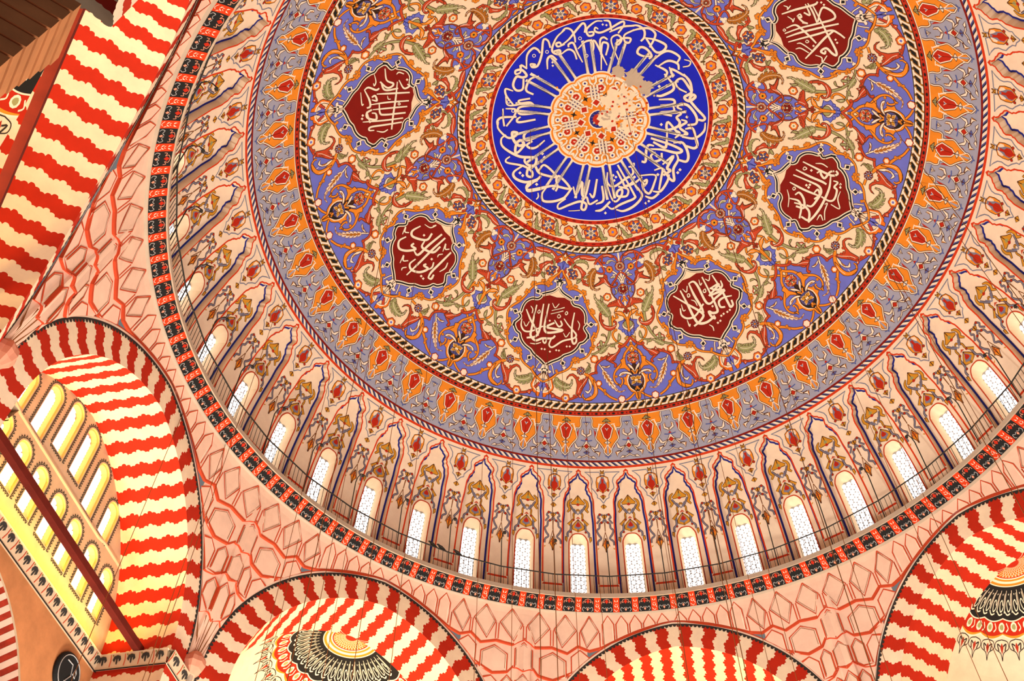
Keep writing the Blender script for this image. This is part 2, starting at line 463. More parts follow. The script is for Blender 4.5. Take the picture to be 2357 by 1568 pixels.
def make_niche(k):
    mb = MB(); az = niche_az(k)
    for sg in (1, -1):
        q = HOLE.copy(); q[:, 0] = az + sg * q[:, 0]
        mb.grid(np.array([DOME.xyz(q), BACK.xyz(q)]), 'pale')
    dn = Deco(BACK, base=0.0); dn.local(lambda q: np.asarray(q, float))
    open_u = lambda v: 0.0 if v <= OPEN[0, 1] or v > 83.6 else float(np.interp(v, OPEN[:, 1], OPEN[:, 0]))
    vs = np.unique(np.concatenate([np.arange(HOLE[0, 1], V_FOOT, .8), HOLE[:, 1], OPEN[:, 1], [83.601]]))
    strip(dn, 'pale', open_u, hole_u, vs, 0, 5)
    dn.poly('red', np.concatenate([WIN, OPEN[::-1]]), 2)
    a, b = ribbon(HOLE * ms, 2 * 0.085); inn = (b if b[5, 0] < a[5, 0] else a) / ms
    inn[0] = [0, HOLE[0, 1] + .55]; inn[:, 0] = np.clip(inn[:, 0], 0, None)
    dn.poly('navy', np.concatenate([HOLE, inn[::-1]]), 3)
    dn.emit(mb, [(0, az, sg) for sg in (1, -1)])
    return mb

def pane_mat():
    m = bpy.data.materials.new('daylit_glass'); m.use_nodes = True
    nt = m.node_tree; b = nt.nodes['Principled BSDF']
    b.inputs['Base Color'].default_value = (.9, .9, .92, 1); b.inputs['Roughness'].default_value = .2
    b.inputs['Emission Color'].default_value = (1.0, 0.985, 1.0, 1); b.inputs['Emission Strength'].default_value = 1.6
    MATS['daylit_glass'] = m
pane_mat()
GDEEP = 0.72
GS = Dome(GDEEP)
def make_window(k, num):
    az = niche_az(k)
    fr = MB()
    for sg in (1, -1):
        q0 = OPEN.copy(); q0[:, 0] = az + sg * q0[:, 0]; q1 = GLASS.copy(); q1[:, 0] = az + sg * q1[:, 0]
        fr.grid(np.array([BACK.xyz(q0), GS.xyz(q1)]), 'cream')
    root = fr.build('window_%d' % num)
    la = MB(); d = Deco(GS, base=0.0); d.local(lambda q: np.asarray(q, float))
    d.poly('silver', np.concatenate([GLASS, [[0, 83.5]]]), 0)
    d.emit(la, [(0, az, 1), (0, az, -1)])
    la.build('lattice', root)
    pa = MB(); d = Deco(GS, base=0.004)
    v0 = GLASS[0, 1]; d.local(lambda q: np.asarray(q, float))
    pitch = 0.80; r = 0.385; row = 0; v = v0 + .45
    fx = 1 / math.sin(R_(78))
    while v < 83.4:
        for i in range(-3, 4):
            u = (i + (0.5 if row % 2 else 0)) * pitch * fx
            lim = np.interp(v, GLASS[:, 1], GLASS[:, 0])
            cl = lim - abs(u)
            if cl < -0.12: continue
            rr = r if cl > r * fx else max(0.16, (cl + r * fx) / 2 * .95)
            uu = u if cl > r * fx else math.copysign(lim - rr, u)
            d.disc('daylit_glass', (uu, v), rr * fx, 1, n=10, ry=r * .98)
        v += pitch * 0.86; row += 1
    d.emit(pa, [(0, az, 1)])
    pa.build('pane', root)
    return root

# ------------------------------------------------------------------ gallery ledge and cornice
def rev(mb, pts, key, n=320, u0=0, u1=360):
    a = np.radians(np.linspace(u0, u1, n + 1))
    P = np.array([np.stack([r * np.cos(a), r * np.sin(a), np.full(n + 1, z)], 1) for r, z in pts])
    mb.grid(P, key)
RG, ZG, RF, ZF = 14.889, 26.918, 15.36, 26.50
cm = MB(); rev(cm, [(16.3, 27.02), (15.05, 27.02), (15.03, 27.10), (14.86, 27.10), (14.86, 26.90), (14.95, 26.90)], 'stone')
cornice = tag(cm.build('cornice'), 'round cornice under the drum with a gallery ledge and a black and red painted band', 'cornice', kind='structure')
B_cor = MB(); rev(B_cor, [(RG + (RF - RG) * t + .03 * math.sin(PI * t), ZG + (ZF - ZG) * t) for t in np.linspace(0, 1, 6)], 'black')
bd = MB(); rev(bd, [(15.34, 26.50), (15.36, 26.47), (15.43, 26.455), (15.46, 26.44)], 'stone')

class Cone:
    """cornice band: u azimuth, v 0 (upper, inner edge) .. 1 (lower edge)"""
    def xyz(s, uv, off=0.0):
        uv = np.atleast_2d(np.asarray(uv, float)); a = np.radians(uv[:, 0]); t = uv[:, 1]
        r = RG + (RF - RG) * t + .03 * np.sin(PI * t) - off * .66; z = ZG + (ZF - ZG) * t - off * .75
        return np.stack([r * np.cos(a), r * np.sin(a), z], 1)
    def uv(s, px): raise NotImplementedError

# ================================================================== ARCHES
AD, AE, AZC, ARI, ARE = 15.65, 0.58, 19.2, 5.70, 6.75   # plane distance, centre offset, springing, inner and outer radius
SD = 18.05                                               # far edge of the soffit
NP = 9.75                                                # pairs of voussoirs from crown to springing
def arch_path(R, d, side):
    """point of the arch of radius R at d voussoir pairs from the crown"""
    d = np.asarray(d, float)
    tm = math.acos(AE / R); th = tm * (1 - np.clip(d, None, NP) / NP)
    u = -AE + R * np.cos(th); z = AZC + R * np.sin(th)
    over = np.clip(d - NP, 0, None) * (R * tm / NP)
    return np.stack([side * u, z - over], -1)
def scallop(s, P=0.62, A=0.11):
    """cloud-shaped joint: four round bumps climbing and falling by turns"""
    s = np.asarray(s, float) / P; i = np.floor(s * 4); f = s * 4 - i; lv = np.array([0, 1, 2, 1])[(i % 4).astype(int)]
    return A * (lv * 0.5 - 0.5) + 0.05 * np.sqrt(np.clip(1 - (2 * f - 1) ** 2, 0, 1)) - 0.025
def arch_xyz(pl, R, Dd, d, side):
    q = arch_path(R, d, side); q = q.reshape(-1, 2)
    return pl.n * Dd + q[:, :1] * pl.t + q[:, 1:] * np.array([0, 0, 1.0])
def make_arch(az, label, dmax=14.5, soffit_to=SD, cols=('crimson', 'cream'), ns=52):
    pl = Plane(az, AD)
    face, sof = MB(), MB()
    pairlen = ARI * 1.47 / NP
    edges = [0.25 + 0.5 * k for k in range(int(dmax * 2))]
    for side in (1, -1):
        st = [(0.0, edges[0], 1)] + [(a, b, i % 2) for i, (a, b) in enumerate(zip(edges[:-1], edges[1:]))]
        for which, mb in (('face', face), ('soffit', sof)):
            L = (ARE - ARI) if which == 'face' else (soffit_to - AD)
            s = np.linspace(0, L, max(12, int(L / 0.03)))
            w = scallop(s if which == 'face' else s + .31) / pairlen * side
            for a, b, c in st:
                key = cols[0] if c == 0 else cols[1]
                rows = []
                for f in np.linspace(0, 1, 5):
                    wa = 0 * w if a == 0 else w
                    d = (a + wa) * (1 - f) + (b + w) * f
                    if a == 0:
                        d = np.clip(d, 0, None)
                    if which == 'face':
                        pts = np.array([arch_path(ARI + ss, dd, side) for ss, dd in zip(s, d)])
                        rows.append(pl.n * AD + pts[:, :1] * pl.t + pts[:, 1:] * np.array([0, 0, 1.0]))
                    else:
                        pts = arch_path(ARI, d, side)
                        rows.append(pl.n * (AD + s)[:, None] + pts[:, :1] * pl.t + pts[:, 1:] * np.array([0, 0, 1.0]))
                mb.grid(np.array(rows), key)
    root = tag(face.build('arch'), label, 'arch', kind='structure')
    sof.build('soffit', root)
    # edge: dark scalloped beads, a pale fillet and a red line outside the extrados
    ed = MB()
    for side in (1, -1):
        d = np.linspace(0, 12, 240)
        for r0, r1, key, off in ((ARE - .02, ARE + .05, 'charcoal', .01), (ARE + .05, ARE + .12, 'pale', .015), (ARE + .12, ARE + .17, 'red', .02)):
            ed.grid(np.array([arch_xyz(pl, r0, AD - off, d, side), arch_xyz(pl, r1, AD - off, d, side)]), key)
        for dd in np.arange(0.08, 12, 0.165):
            c = arch_path(ARE - .02, dd, side); c0 = arch_path(ARE - .3, dd, side); nn = (c - c0) / np.linalg.norm(c - c0); tt = np.array([-nn[1], nn[0]])
            pts = [c + tt * (.068 * math.cos(t)) - nn * (.085 * math.sin(t)) for t in np.linspace(0, PI, 7)]
            pts = np.array(pts); ed.add(pl.xyz(pts, .012), [tuple(range(7))], 'charcoal')
    ed.build('edge_trim', root)
    return root

# ------------------------------------------------------------------ pendentive ground: from the octagon corner out to the round cornice
def r_oct(daz): return AD / np.cos(np.radians(daz))
def z_ext(u):
    x = np.clip(np.abs(u) + AE, None, ARE); return np.where(np.abs(u) < ARE - AE, AZC + np.sqrt(np.maximum(ARE ** 2 - x ** 2, 0)), AZC)

class Semi:
    """half dome behind a corner arch: u = angle around its axis, v = 0 at the top .. 1 at the springing"""
    TM = math.acos(AE / ARI)
    def __init__(s, az, extra=0.0): s.n = ndir(az + O_AZ); s.t = tdir(az + O_AZ); s.c = s.n * SD; s.e = extra
    def rp(s, z):
        zz = np.clip(z, AZC, None); return np.where(zz < AZC + ARI * math.sin(s.TM), -AE + np.sqrt(np.maximum(ARI ** 2 - (zz - AZC) ** 2, 0)), 0.0)
    def xyz(s, uv, off=0.0):
        uv = np.atleast_2d(np.asarray(uv, float)); th = s.TM * (1 - uv[:, 1]); R = ARI - off
        r = np.maximum(-AE + R * np.cos(th), 0); z = AZC + R * np.sin(th)
        low = np.clip(uv[:, 1] - 1, 0, None) * 8; z = z * (uv[:, 1] <= 1) + (AZC - low) * (uv[:, 1] > 1)
        r = np.where(uv[:, 1] > 1, ARI - AE - off, r)
        a = np.radians(uv[:, 0])[:, None]
        return s.c + r[:, None] * (np.cos(a) * s.n + np.sin(a) * s.t) + z[:, None] * np.array([0, 0, 1.0])
    def uv(s, px):
        v = cam_rays(px); lo = (SD - CAM_P @ s.n) / (v @ s.n); hi = lo + 9
        for _ in range(40):
            m = (lo + hi) / 2; P = CAM_P + v * m[:, None]
            q = P - s.c; f = np.hypot(q @ s.n, q @ s.t) - s.rp(P[:, 2])
            hi = np.where(f > 0, m, hi); lo = np.where(f > 0, lo, m)
        q = P - s.c; th = np.arctan2(P[:, 2] - AZC, np.hypot(q @ s.n, q @ s.t) + AE)
        return np.stack([np.degrees(np.arctan2(q @ s.t, q @ s.n)), 1 - th / s.TM], 1)

class Pend:
    """ground of the muqarnas corners: u = azimuth in degrees, v = height; hangs from the cornice out to the octagon"""
    ZT, RT = 26.46, 15.44
    def __init__(s, pull=0.0): s.pull = pull
    def rad(s, u, z):
        d = (np.asarray(u, float) - O_AZ + 22.5) % 45 - 22.5
        x = AD * np.tan(np.radians(d)); ze = z_ext(x); ro = AD / np.cos(np.radians(d))
        g = np.clip((s.ZT - z) / np.maximum(s.ZT - ze, .05), 0, 1)
        return s.RT + (ro - s.RT) * g ** 0.85
    def xyz(s, uv, off=0.0):
        uv = np.atleast_2d(np.asarray(uv, float)); r = s.rad(uv[:, 0], uv[:, 1]) - off; a = np.radians(uv[:, 0])
        return np.stack([r * np.cos(a), r * np.sin(a), uv[:, 1]], 1)
    def uv(s, px):
        v = cam_rays(px)
        a = (v[:, :2] ** 2).sum(1); b = (CAM_P[:2] * v[:, :2]).sum(1); c = (CAM_P[:2] ** 2).sum()
        tt = lambda r: (-b + np.sqrt(np.maximum(b * b - a * (c - r * r), 0))) / a
        lo, hi = tt(15.0), tt(17.2)
        for _ in range(40):
            m = (lo + hi) / 2; P = CAM_P + v * m[:, None]
            f = np.hypot(P[:, 0], P[:, 1]) - s.rad(np.degrees(np.arctan2(P[:, 1], P[:, 0])), P[:, 2])
            hi = np.where(f > 0, m, hi); lo = np.where(f > 0, lo, m)
        return np.stack([np.degrees(np.arctan2(P[:, 1], P[:, 0])), P[:, 2]], 1)

# ================================================================== MUQARNAS CORNERS
PD = Pend()
class PendC(Pend):
    """pendentive clamped to the arch backs, with a lean: off grows towards the foot of each tier"""
    def __init__(s, z0, z1, lean, base=0.0): s.z0, s.z1, s.lean, s.b = z0, z1, lean, base
    def xyz(s, uv, off=0.0):
        uv = np.array(np.atleast_2d(np.asarray(uv, float)))
        d = (uv[:, 0] - O_AZ + 22.5) % 45 - 22.5
        ze = z_ext(AD * np.tan(np.radians(d)))
        ze = np.where(np.abs(AD * np.tan(np.radians(d))) < ARE - AE - .01, ze, -99)
        uv[:, 1] = np.maximum(uv[:, 1], ze + .16)
        ln = s.lean * np.clip((s.z0 - uv[:, 1]) / (s.z0 - s.z1), 0, 1.2)
        return super().xyz(uv, off + ln + s.b)
def muq(ax, label):
    """one corner; coordinates in degrees from its axis and metres of height"""
    root = None
    Z1 = [(0, 25.15), (1.7, 24.86), (4.2, 24.97), (6.5, 24.78), (8.1, 25.10), (9.8, 24.92), (11.5, 25.05), (22.5, 25.05)]
    Z2 = [(0, 23.84), (1.5, 23.98), (2.2, 23.76), (4.4, 23.66), (6.6, 23.95), (8.5, 23.95), (22.5, 23.95)]
    Z3 = [(0, 22.66), (1.0, 22.76), (2.1, 22.55), (3.6, 22.48), (5, 22.6), (22.5, 22.6)]
    Z4 = [(0, 21.05), (1.2, 21.25), (2.4, 21.05), (22.5, 21.0)]
    tops = [[(0, 26.46), (22.5, 26.46)], Z1, Z2, Z3, Z4]; bots = [Z1, Z2, Z3, Z4, [(0, 19.4), (22.5, 19.4)]]
    zz = [(26.46, 24.9, .10), (25.0, 23.8, .10), (23.8, 22.6, .10), (22.6, 21.1, .08), (21.1, 19.4, .0)]
    um = [22.5, 9.5, 6.5, 4.5, 2.6]
    for t in range(5):
        mb = MB(); sf = PendC(*zz[t]); d = Deco(sf, base=0.0, maxedge=.5); d.local(lambda q: np.asarray(q, float))
        tp = np.array(tops[t]); bt = np.array(bots[t]); u = np.unique(np.concatenate([np.arange(0, um[t] + .01, .25), tp[:, 0], bt[:, 0]])); u = u[u <= um[t]]
        P = np.array([np.stack([u, np.interp(u, tp[:, 0], tp[:, 1]) * (1 - f) + np.interp(u, bt[:, 0], bt[:, 1]) * f], 1) for f in np.linspace(0, 1, 7)])
        for sg in (1, -1):
            Q = P.copy(); Q[..., 0] = ax + sg * Q[..., 0]
            mb.grid(np.array([sf.xyz(r) for r in Q]), 'pink')
            # under side of the lip
            if t < 4:
                e = Q[-1]; nx = PendC(*zz[t + 1])
                mb.grid(np.array([sf.xyz(e), nx.xyz(e)]), 'red')
        RW = .055
        def line(p, w=RW, key='red', z=3): d.local(met); d.stroke(key, np.asarray(p, float) * mk, w, z); d.local(lambda q: np.asarray(q, float))
        mk = np.array([PI / 180 * 15.8, 1.0]); met = lambda q: np.asarray(q, float) / mk
        line([(a, b + .03) for a, b in bots[t] if a <= um[t]] if t < 4 else [(0, 19.4), (.1, 19.4)], .085)
        def cell(c, hw, za, zs, zb, dep, keel=None, kite=False, dark=True):
            """recessed facet with a fold: apex, two shoulders, foot"""
            def X(u_, z_, o): return sf.xyz([(u_, z_)], o)[0]
            for sg2 in ((1, -1) if c else (1,)):
                cc = ax + sg2 * c
                if kite:
                    A_, Bl, Br, F_ = X(cc, za, .015), X(cc - hw, zs, .015), X(cc + hw, zs, .015), X(cc - sg2 * min(c, .5), zb, .015)
                    K = X(cc - sg2 * min(c, .35), zs - .12, -dep)
                    mb.add([A_, Bl, Br, F_, K], [(0, 1, 4), (1, 3, 4), (0, 4, 2), (2, 4, 3)], 'pale')
                    ed = [(cc, za), (cc - hw, zs), (cc - sg2 * min(c, .5), zb), (cc + hw, zs), (cc, za)]
                else:
                    A_, Bl, Br = X(cc, za, .015), X(cc - hw, zs, .015), X(cc + hw, zs, .015)
                    fl, fr = X(cc - hw, zb, .015), X(cc + hw, zb, .015); K = X(cc, zs + (za - zs) * .12, -dep); KF = X(cc, zb - .05, -dep * .5)
                    mb.add([A_, Bl, Br, fl, fr, K, KF], [(0, 1, 5), (0, 5, 2), (1, 3, 6, 5), (2, 5, 6, 4)], 'pale')
                    ed = [(cc - hw, zb), (cc - hw, zs), (cc, za), (cc + hw, zs), (cc + hw, zb)]
                e = np.array(ed); e[:, 0] -= ax
                line(e, RW * .9, 'red', 14)
                if dark:
                    cen = e.mean(0); line(cen + (e - cen) * .86, .018, 'umber', 13)
        if t == 0:
            for c, hw in ((2.1, 1.75), (6.2, 1.7), (9.9, 1.4)):
                cell(c, hw, 26.38, 25.75, 25.0 if c < 9 else 25.05, .28, kite=True)
                for sg in (1, -1):
                    for q in (c - hw - .12, c + hw + .12): line([(sg * q, 25.72), (sg * q, 25.05)], .045)
            for c in (12.75, 14.85, 16.95, 19.05, 21.15):
                cell(c, .88, 26.40, 26.05, 25.2, .10, dark=False)
        elif t == 1:
            cell(0, 1.3, 25.05, 24.75, 23.95, .22); cell(4.35, 1.95, 24.82, 24.5, 23.82, .30); cell(8.4, 1.3, 25.0, 24.7, 24.0, .2, dark=False)
        elif t == 2:
            cell(2.25, .8, 23.68, 23.4, 22.65, .18); cell(0, 1.1, 23.75, 23.45, 22.75, .2); cell(4.5, 1.1, 23.6, 23.3, 22.6, .2, dark=False)
        elif t == 3:
            cell(0, .85, 22.58, 22.2, 21.25, .22); cell(1.75, .7, 22.5, 22.2, 21.3, .16)
        else:
            for q in (.25, .9, 1.6): line([(q * 1.1, 21.1), (q * .6, 20.3), (q * .25, 19.5)], .03, 'umber'); line([(-q * 1.1, 21.1), (-q * .6, 20.3), (-q * .25, 19.5)], .03, 'umber')
        # mirror the lines
        d.emit(mb, [(0, ax, 1)] if t == 4 else [(0, ax, 1), (0, ax, -1)])
        if root is None: root = tag(mb.build('muqarnas_corner'), label, 'muqarnas', kind='structure')
        else: mb.build('muqarnas_tier', root)
    # small carved capital and colonnette at the foot of the corner
    c = Pend().xyz([(ax, 19.3)], .12)[0]
    cp = MB(); prof_ = [(.02, 0), (.16, .02), (.30, .22), (.36, .42), (.34, .60), (.22, .80), (.05, .95)]
    n = 16; P = np.array([[c + np.array([(r * (1 + .14 * (j % 2))) * math.cos(2 * PI * j / n), (r * (1 + .14 * (j % 2))) * math.sin(2 * PI * j / n), z - .3]) for j in range(n + 1)] for r, z in prof_])
    cp.grid(P, 'blush'); cp.build('carved_capital', root)
    sh = MB(); sh.tube([c + np.array([0, 0, -3.2]), c + np.array([0, 0, -.25])], .13, 'stone', 12); sh.build('colonnette', root)
    return root
for ax, lab in ((158.17, 'faceted muqarnas corner between the window arch and the bottom left striped arch'), (113.17, 'faceted muqarnas corner between the two striped arches at the bottom'),
                (68.17, 'faceted muqarnas corner left of the right-hand striped arch'), (203.17, 'faceted muqarnas corner between the window arch and the large striped arch at upper left'),
                (23.17, 'faceted muqarnas strip at the right edge, beyond the right-hand arch'), (248.17, 'faceted muqarnas strip at the top left, past the big striped arch')):
    muq(ax, lab)

# ================================================================== WALLS BEHIND THE ARCHES
class Semi_: pass
def wall_quad(mb, pl, u0, u1, z0, z1, key):
    mb.add(pl.xyz([(u0, z0), (u1, z0), (u1, z1), (u0, z1)]), [(0, 1, 2, 3)], key)

# ---- window wall on the left
WP = Plane(180, SD)
wl = MB()
WINS = [(c, .335, 19.87, 21.64) for c in (-3.95, -2.80, -1.60, -.46, .70, 1.80, 2.95, 4.08)] + \
       [(-2.87, .335, 22.16, 23.62), (-1.64, .335, 22.16, 24.22), (-.47, .335, 22.52, 24.67), (.67, .335, 22.50, 24.66), (1.81, .335, 22.15, 24.22), (3.02, .335, 22.15, 23.62)]
def arch_win(c, hw, z0, z1, n=9):
    zc = z1 - hw
    return [(c - hw, z0)] + [(c - hw * math.cos(t), zc + hw * math.sin(t)) for t in np.linspace(0, PI, n)] + [(c + hw, z0)]
def strip_rows(mb, u0, u1, z0, z1, wins, key):
    """wall strip with openings, cut into columns"""
    wins = sorted(wins); u = u0
    for c, hw, a, b in wins:
        wall_quad(mb, WP, u, c - hw, z0, z1, key)
        wall_quad(mb, WP, c - hw, c + hw, z0, a, key)
        q = arch_win(c, hw, a, b)[1:-1]
        P = np.array([WP.xyz(q), WP.xyz([(x, z1) for x, _ in q])]); mb.grid(P, key)
        u = c + hw
    wall_quad(mb, WP, u, u1, z0, z1, key)
strip_rows(wl, -5.3, 5.3, 18.6, 21.95, WINS[:8], 'shade')
strip_rows(wl, -5.3, 5.3, 21.95, 25.2, WINS[8:], 'shade')
for c, hw, a, b in WINS:                                # toothed dark border round every opening
    q = np.array(arch_win(c, hw + .045, a - .05, b + .045, 15)); q = np.concatenate([q, [[c, a - .05], q[0]]])
    L = np.concatenate([[0], np.cumsum(np.linalg.norm(np.diff(q, axis=0), axis=1))]); n = int(L[-1] / .105)
    for s0 in np.arange(n) / n * L[-1]:
        p0 = np.array([np.interp(s0, L, q[:, i]) for i in (0, 1)]); p1 = np.array([np.interp(s0 + .02, L, q[:, i]) for i in (0, 1)])
        t = (p1 - p0) / (np.linalg.norm(p1 - p0) + 1e-9); nn = np.array([-t[1], t[0]]); 
        if nn @ (p0 - np.array([c, (a + b) / 2])) < 0: nn = -nn
        wl.add(WP.xyz([p0 - t * .05, p0 + nn * .06 - t * .045, p0 + nn * .125, p0 + nn * .06 + t * .045, p0 + t * .05], .008), [(0, 1, 2, 3, 4)], 'charcoal')
        wl.add(WP.xyz([p0 - t * .018 + nn * .03, p0 + nn * .075, p0 + t * .018 + nn * .03], .012), [(0, 1, 2)], 'shade')
wall_left = tag(wl.build('wall_left'), 'buff wall filled with two rows of arched lattice windows under the yellow lit arch', 'wall', kind='structure')
bm = MB(); bm.tube(WP.xyz([(u, 22.0 + (.10 if abs(u) > 3 else 0)) for u in np.linspace(-4.75, 4.75, 24)], -.02), .075, 'shade', 8); bm.build('moulding', wall_left)
def side_window(c, hw, a, b, num):
    fr = MB(); q0 = arch_win(c, hw, a, b); q1 = arch_win(c, hw * .86, a + .03, b - .06)
    fr.grid(np.array([WP.xyz(q0), WP.xyz(q0, -.05), WP.xyz(q1, -.06), WP.xyz(q1, -.28)]), 'yellow_lit_reveal')
    fr.add(WP.xyz([q0[0], q0[-1]], 0).tolist() + WP.xyz([q1[-1], q1[0]], -.28).tolist(), [(0, 1, 2, 3)], 'shade')
    root = tag(fr.build('window_%d' % num), kind='structure')
    la = MB(); la.add(WP.xyz(q1, -.27), [tuple(range(len(q1)))], 'lattice_rose'); la.build('lattice', root)
    pa = MB(); pit = .152; r = .078; z = a + .09; row = 0
    while z < b - .1:
        for i in range(-3, 4):
            u = c + (i + (.5 if row % 2 else 0)) * pit; 
            lim = hw * .86
            zc = b - .06 - hw * .86
            if z > zc: lim = math.sqrt(max(lim ** 2 - (z - zc) ** 2, 0))
            cl = lim - abs(u - c)
            if cl < -.02: continue
            rr = r if cl > r else max(.035, (cl + r) / 2)
            uu = u if cl > r else c + math.copysign(lim - rr, u - c)
            pa.add(WP.xyz([(uu + rr * math.cos(t), z + r * 1.0 * math.sin(t)) for t in np.arange(10) * 2 * PI / 10], -.262), [tuple(range(10))], 'daylit_glass')
        z += pit * .86; row += 1
    pa.build('pane', root)
    return root
paint_mat('yellow_lit_reveal', (250, 214, 120)); paint_mat('lattice_rose', (214, 160, 170))  # window reveals: yellow glow of the flood lamps is put into their colour
NW = len(NK)
for i, w in enumerate(WINS): side_window(*w, NW + 1 + i)

# ---- springing ledge with painted leaves, round the window arch
ld = MB()
def ledge_run(mb, p0, p1, inn, zt=19.03, zb=18.57, dep=.20):
    p0, p1, inn = (np.asarray(t, float) for t in (p0, p1, inn)); h = np.array([0, 0, 1.0])
    P = [[p + inn * d + h * z for p in (p0, p1)] for d, z in ((-.02, zt), (dep, zt), (dep * .9, zt - .05), (dep * .35, zb + .05), (dep * .3, zb), (-.02, zb))]
    mb.grid(np.array(P), 'shade')
    L = np.linalg.norm(p1 - p0); n = max(2, int(L / .46)); t = (p1 - p0) / L
    def q(s, v): d = dep * .35 + (dep * .55) * v; return p0 + t * s + inn * (d + .012) + h * (zb + .05 + (zt - zb - .1) * v)
    w = L / n
    for i in range(n):
        c = (i + .5) * w
        S = lambda pts, key: mb.add([q(c + x * w, y) for x, y in pts], [tuple(range(len(pts)))], key)
        S([(-.30, .55), (-.22, .85), (0, .95), (.22, .85), (.30, .55), (.16, .35), (.10, .62), (0, .70), (-.10, .62), (-.16, .35)], 'charcoal')
        S([(-.07, .70), (.07, .70), (.06, .25), (0, .12), (-.06, .25)], 'charcoal')
        S([(-.50, .0), (-.44, .0), (-.38, .5), (-.42, 1.0), (-.47, 1.0), (-.44, .5)], 'red')
        S([(-.36, .98), (-.30, .80), (-.24, .98)], 'olive')
    mb.add([p0 + inn * (dep * .42) + h * (zb - .01), p1 + inn * (dep * .42) + h * (zb - .01), p1 + inn * (dep * .42) + h * (zb - .06), p0 + inn * (dep * .42) + h * (zb - .06)], [(0, 1, 2, 3)], 'black')
hs = ARI - AE
N_, T_ = WP.n, WP.t
ledge_run(ld, N_ * SD + T_ * (hs + .1), N_ * SD - T_ * (hs + .0), -N_)
ledge_run(ld, N_ * (SD - .05) - T_ * hs, N_ * (AD - .02) - T_ * hs, T_)
ledge_run(ld, N_ * AD - T_ * (hs - .05), N_ * AD - T_ * 6.45, -N_)
ledge_run(ld, N_ * (SD - .05) + T_ * hs, N_ * (AD - .02) + T_ * hs, -T_)
tag(ld.build('springing_ledge'), 'ledge painted with dark leaves running under the arched windows', 'ledge', kind='structure')
lw = MB()
WL = Plane(180, SD + .02)
# wall under the ledge with the marble arch of a side gallery
AC, AR = 1.9, 5.6
q = [(AC + AR * math.cos(t), 12.6 + AR * math.sin(t)) for t in np.linspace(0, PI, 40)]
lw.grid(np.array([WL.xyz(q), WL.xyz([(x, 18.6) for x, _ in q])]), 'brown_stone')
lw.grid(np.array([WL.xyz(q), WL.xyz(q, -2.2)]), 'shade')
wall_quad(lw, WL, -5.3, AC - AR, 8, 18.6, 'brown_stone')
for k in range(48):                                     # zigzag banded voussoirs of red and white marble on the soffit
    a0, a1 = PI * k / 48, PI * (k + .5) / 48
    rows = []
    for f, dz in ((0, 0), (.25, .028), (.5, 0), (.75, .028), (1, 0)):
        rows.append([(AC + (AR - .02) * math.cos(a + dz), 12.6 + (AR - .02) * math.sin(a + dz)) for a in np.linspace(a0, a1, 4)])
    P = np.array([WL.xyz(r, -(.05 + 2.1 * i / 4)) for i, r in enumerate(rows)]); lw.grid(P, 'pink')
    rows = [[(AC + (AR - .015) * math.cos(a + dz), 12.6 + (AR - .015) * math.sin(a + dz)) for a in np.linspace(a1, PI * (k + 1) / 48, 4)] for dz in (0, .028, 0, .028, 0)]
    P = np.array([WL.xyz(r, -(.05 + 2.1 * i / 4)) for i, r in enumerate(rows)]); lw.grid(P, 'marble_red')
paint_mat('brown_stone', (196, 128, 78), .22, 1.2); paint_mat('marble_red', (172, 52, 30), .35, 3.0)
tag(lw.build('wall_gallery'), 'brown wall below the painted ledge, above a banded marble arch', 'wall', kind='structure')

# ---- plain end wall behind the arch at the bottom centre
wb_ = MB(); BP = Plane(90, SD); wall_quad(wb_, BP, -5.3, 5.3, 12, 25.2, 'stone'); tag(wb_.build('wall_back'), 'grey stone wall seen under the bottom centre arch', 'wall', kind='structure')

# ================================================================== HALF DOMES
def semi_ground(az, fl):
    S = Semi(az); mb = MB()
    U = np.linspace(-90, 90, 61)
    def zone(v0, v1, key, wav=0, off=0):
        def vv(v, w):
            return np.full(len(U), v) + w * (np.abs(np.sin(np.radians(U) * 10)) - .5)
        w0, w1 = (wav if isinstance(wav, tuple) else (0, wav))
        UU = np.linspace(-90, 90, 361) if (w0 or w1) else U
        f = lambda v, w: np.stack([UU, v + w * (np.abs(np.sin(np.radians(UU) * 10)) - .5)], 1)
        n = max(2, int((v1 - v0) / .04))
        P = np.array([S.xyz(f(v0, w0) * (1 - t) + f(v1, w1) * t, off) for t in np.linspace(0, 1, n + 1)])
        mb.grid(P, key)
    zone(.001, .03, 'crimson'); zone(.03, .086, 'flame'); zone(.086, .092, 'crimson'); zone(.092, .098, 'white'); zone(.098, .108, 'orange'); zone(.108, .120, 'white'); zone(.120, .132, 'orange'); zone(.132, .137, 'white')
    zone(.137, .297, 'black', .014); zone(.297, .303, 'white', (.014, .014)); zone(.303, .368, 'crimson', (.014, .014)); zone(.368, .376, 'gold', (.014, .020)); zone(.376, .384, 'white', (.020, .020))
    zone(.384, 1.0, 'pale', (.020, 0)); zone(1.0, 1.6, 'pale')
    return S, mb
SEMI = {}
for az in (135, 45, 225):
    S, mb = semi_ground(az, 0)
    SEMI[az] = (S, mb)

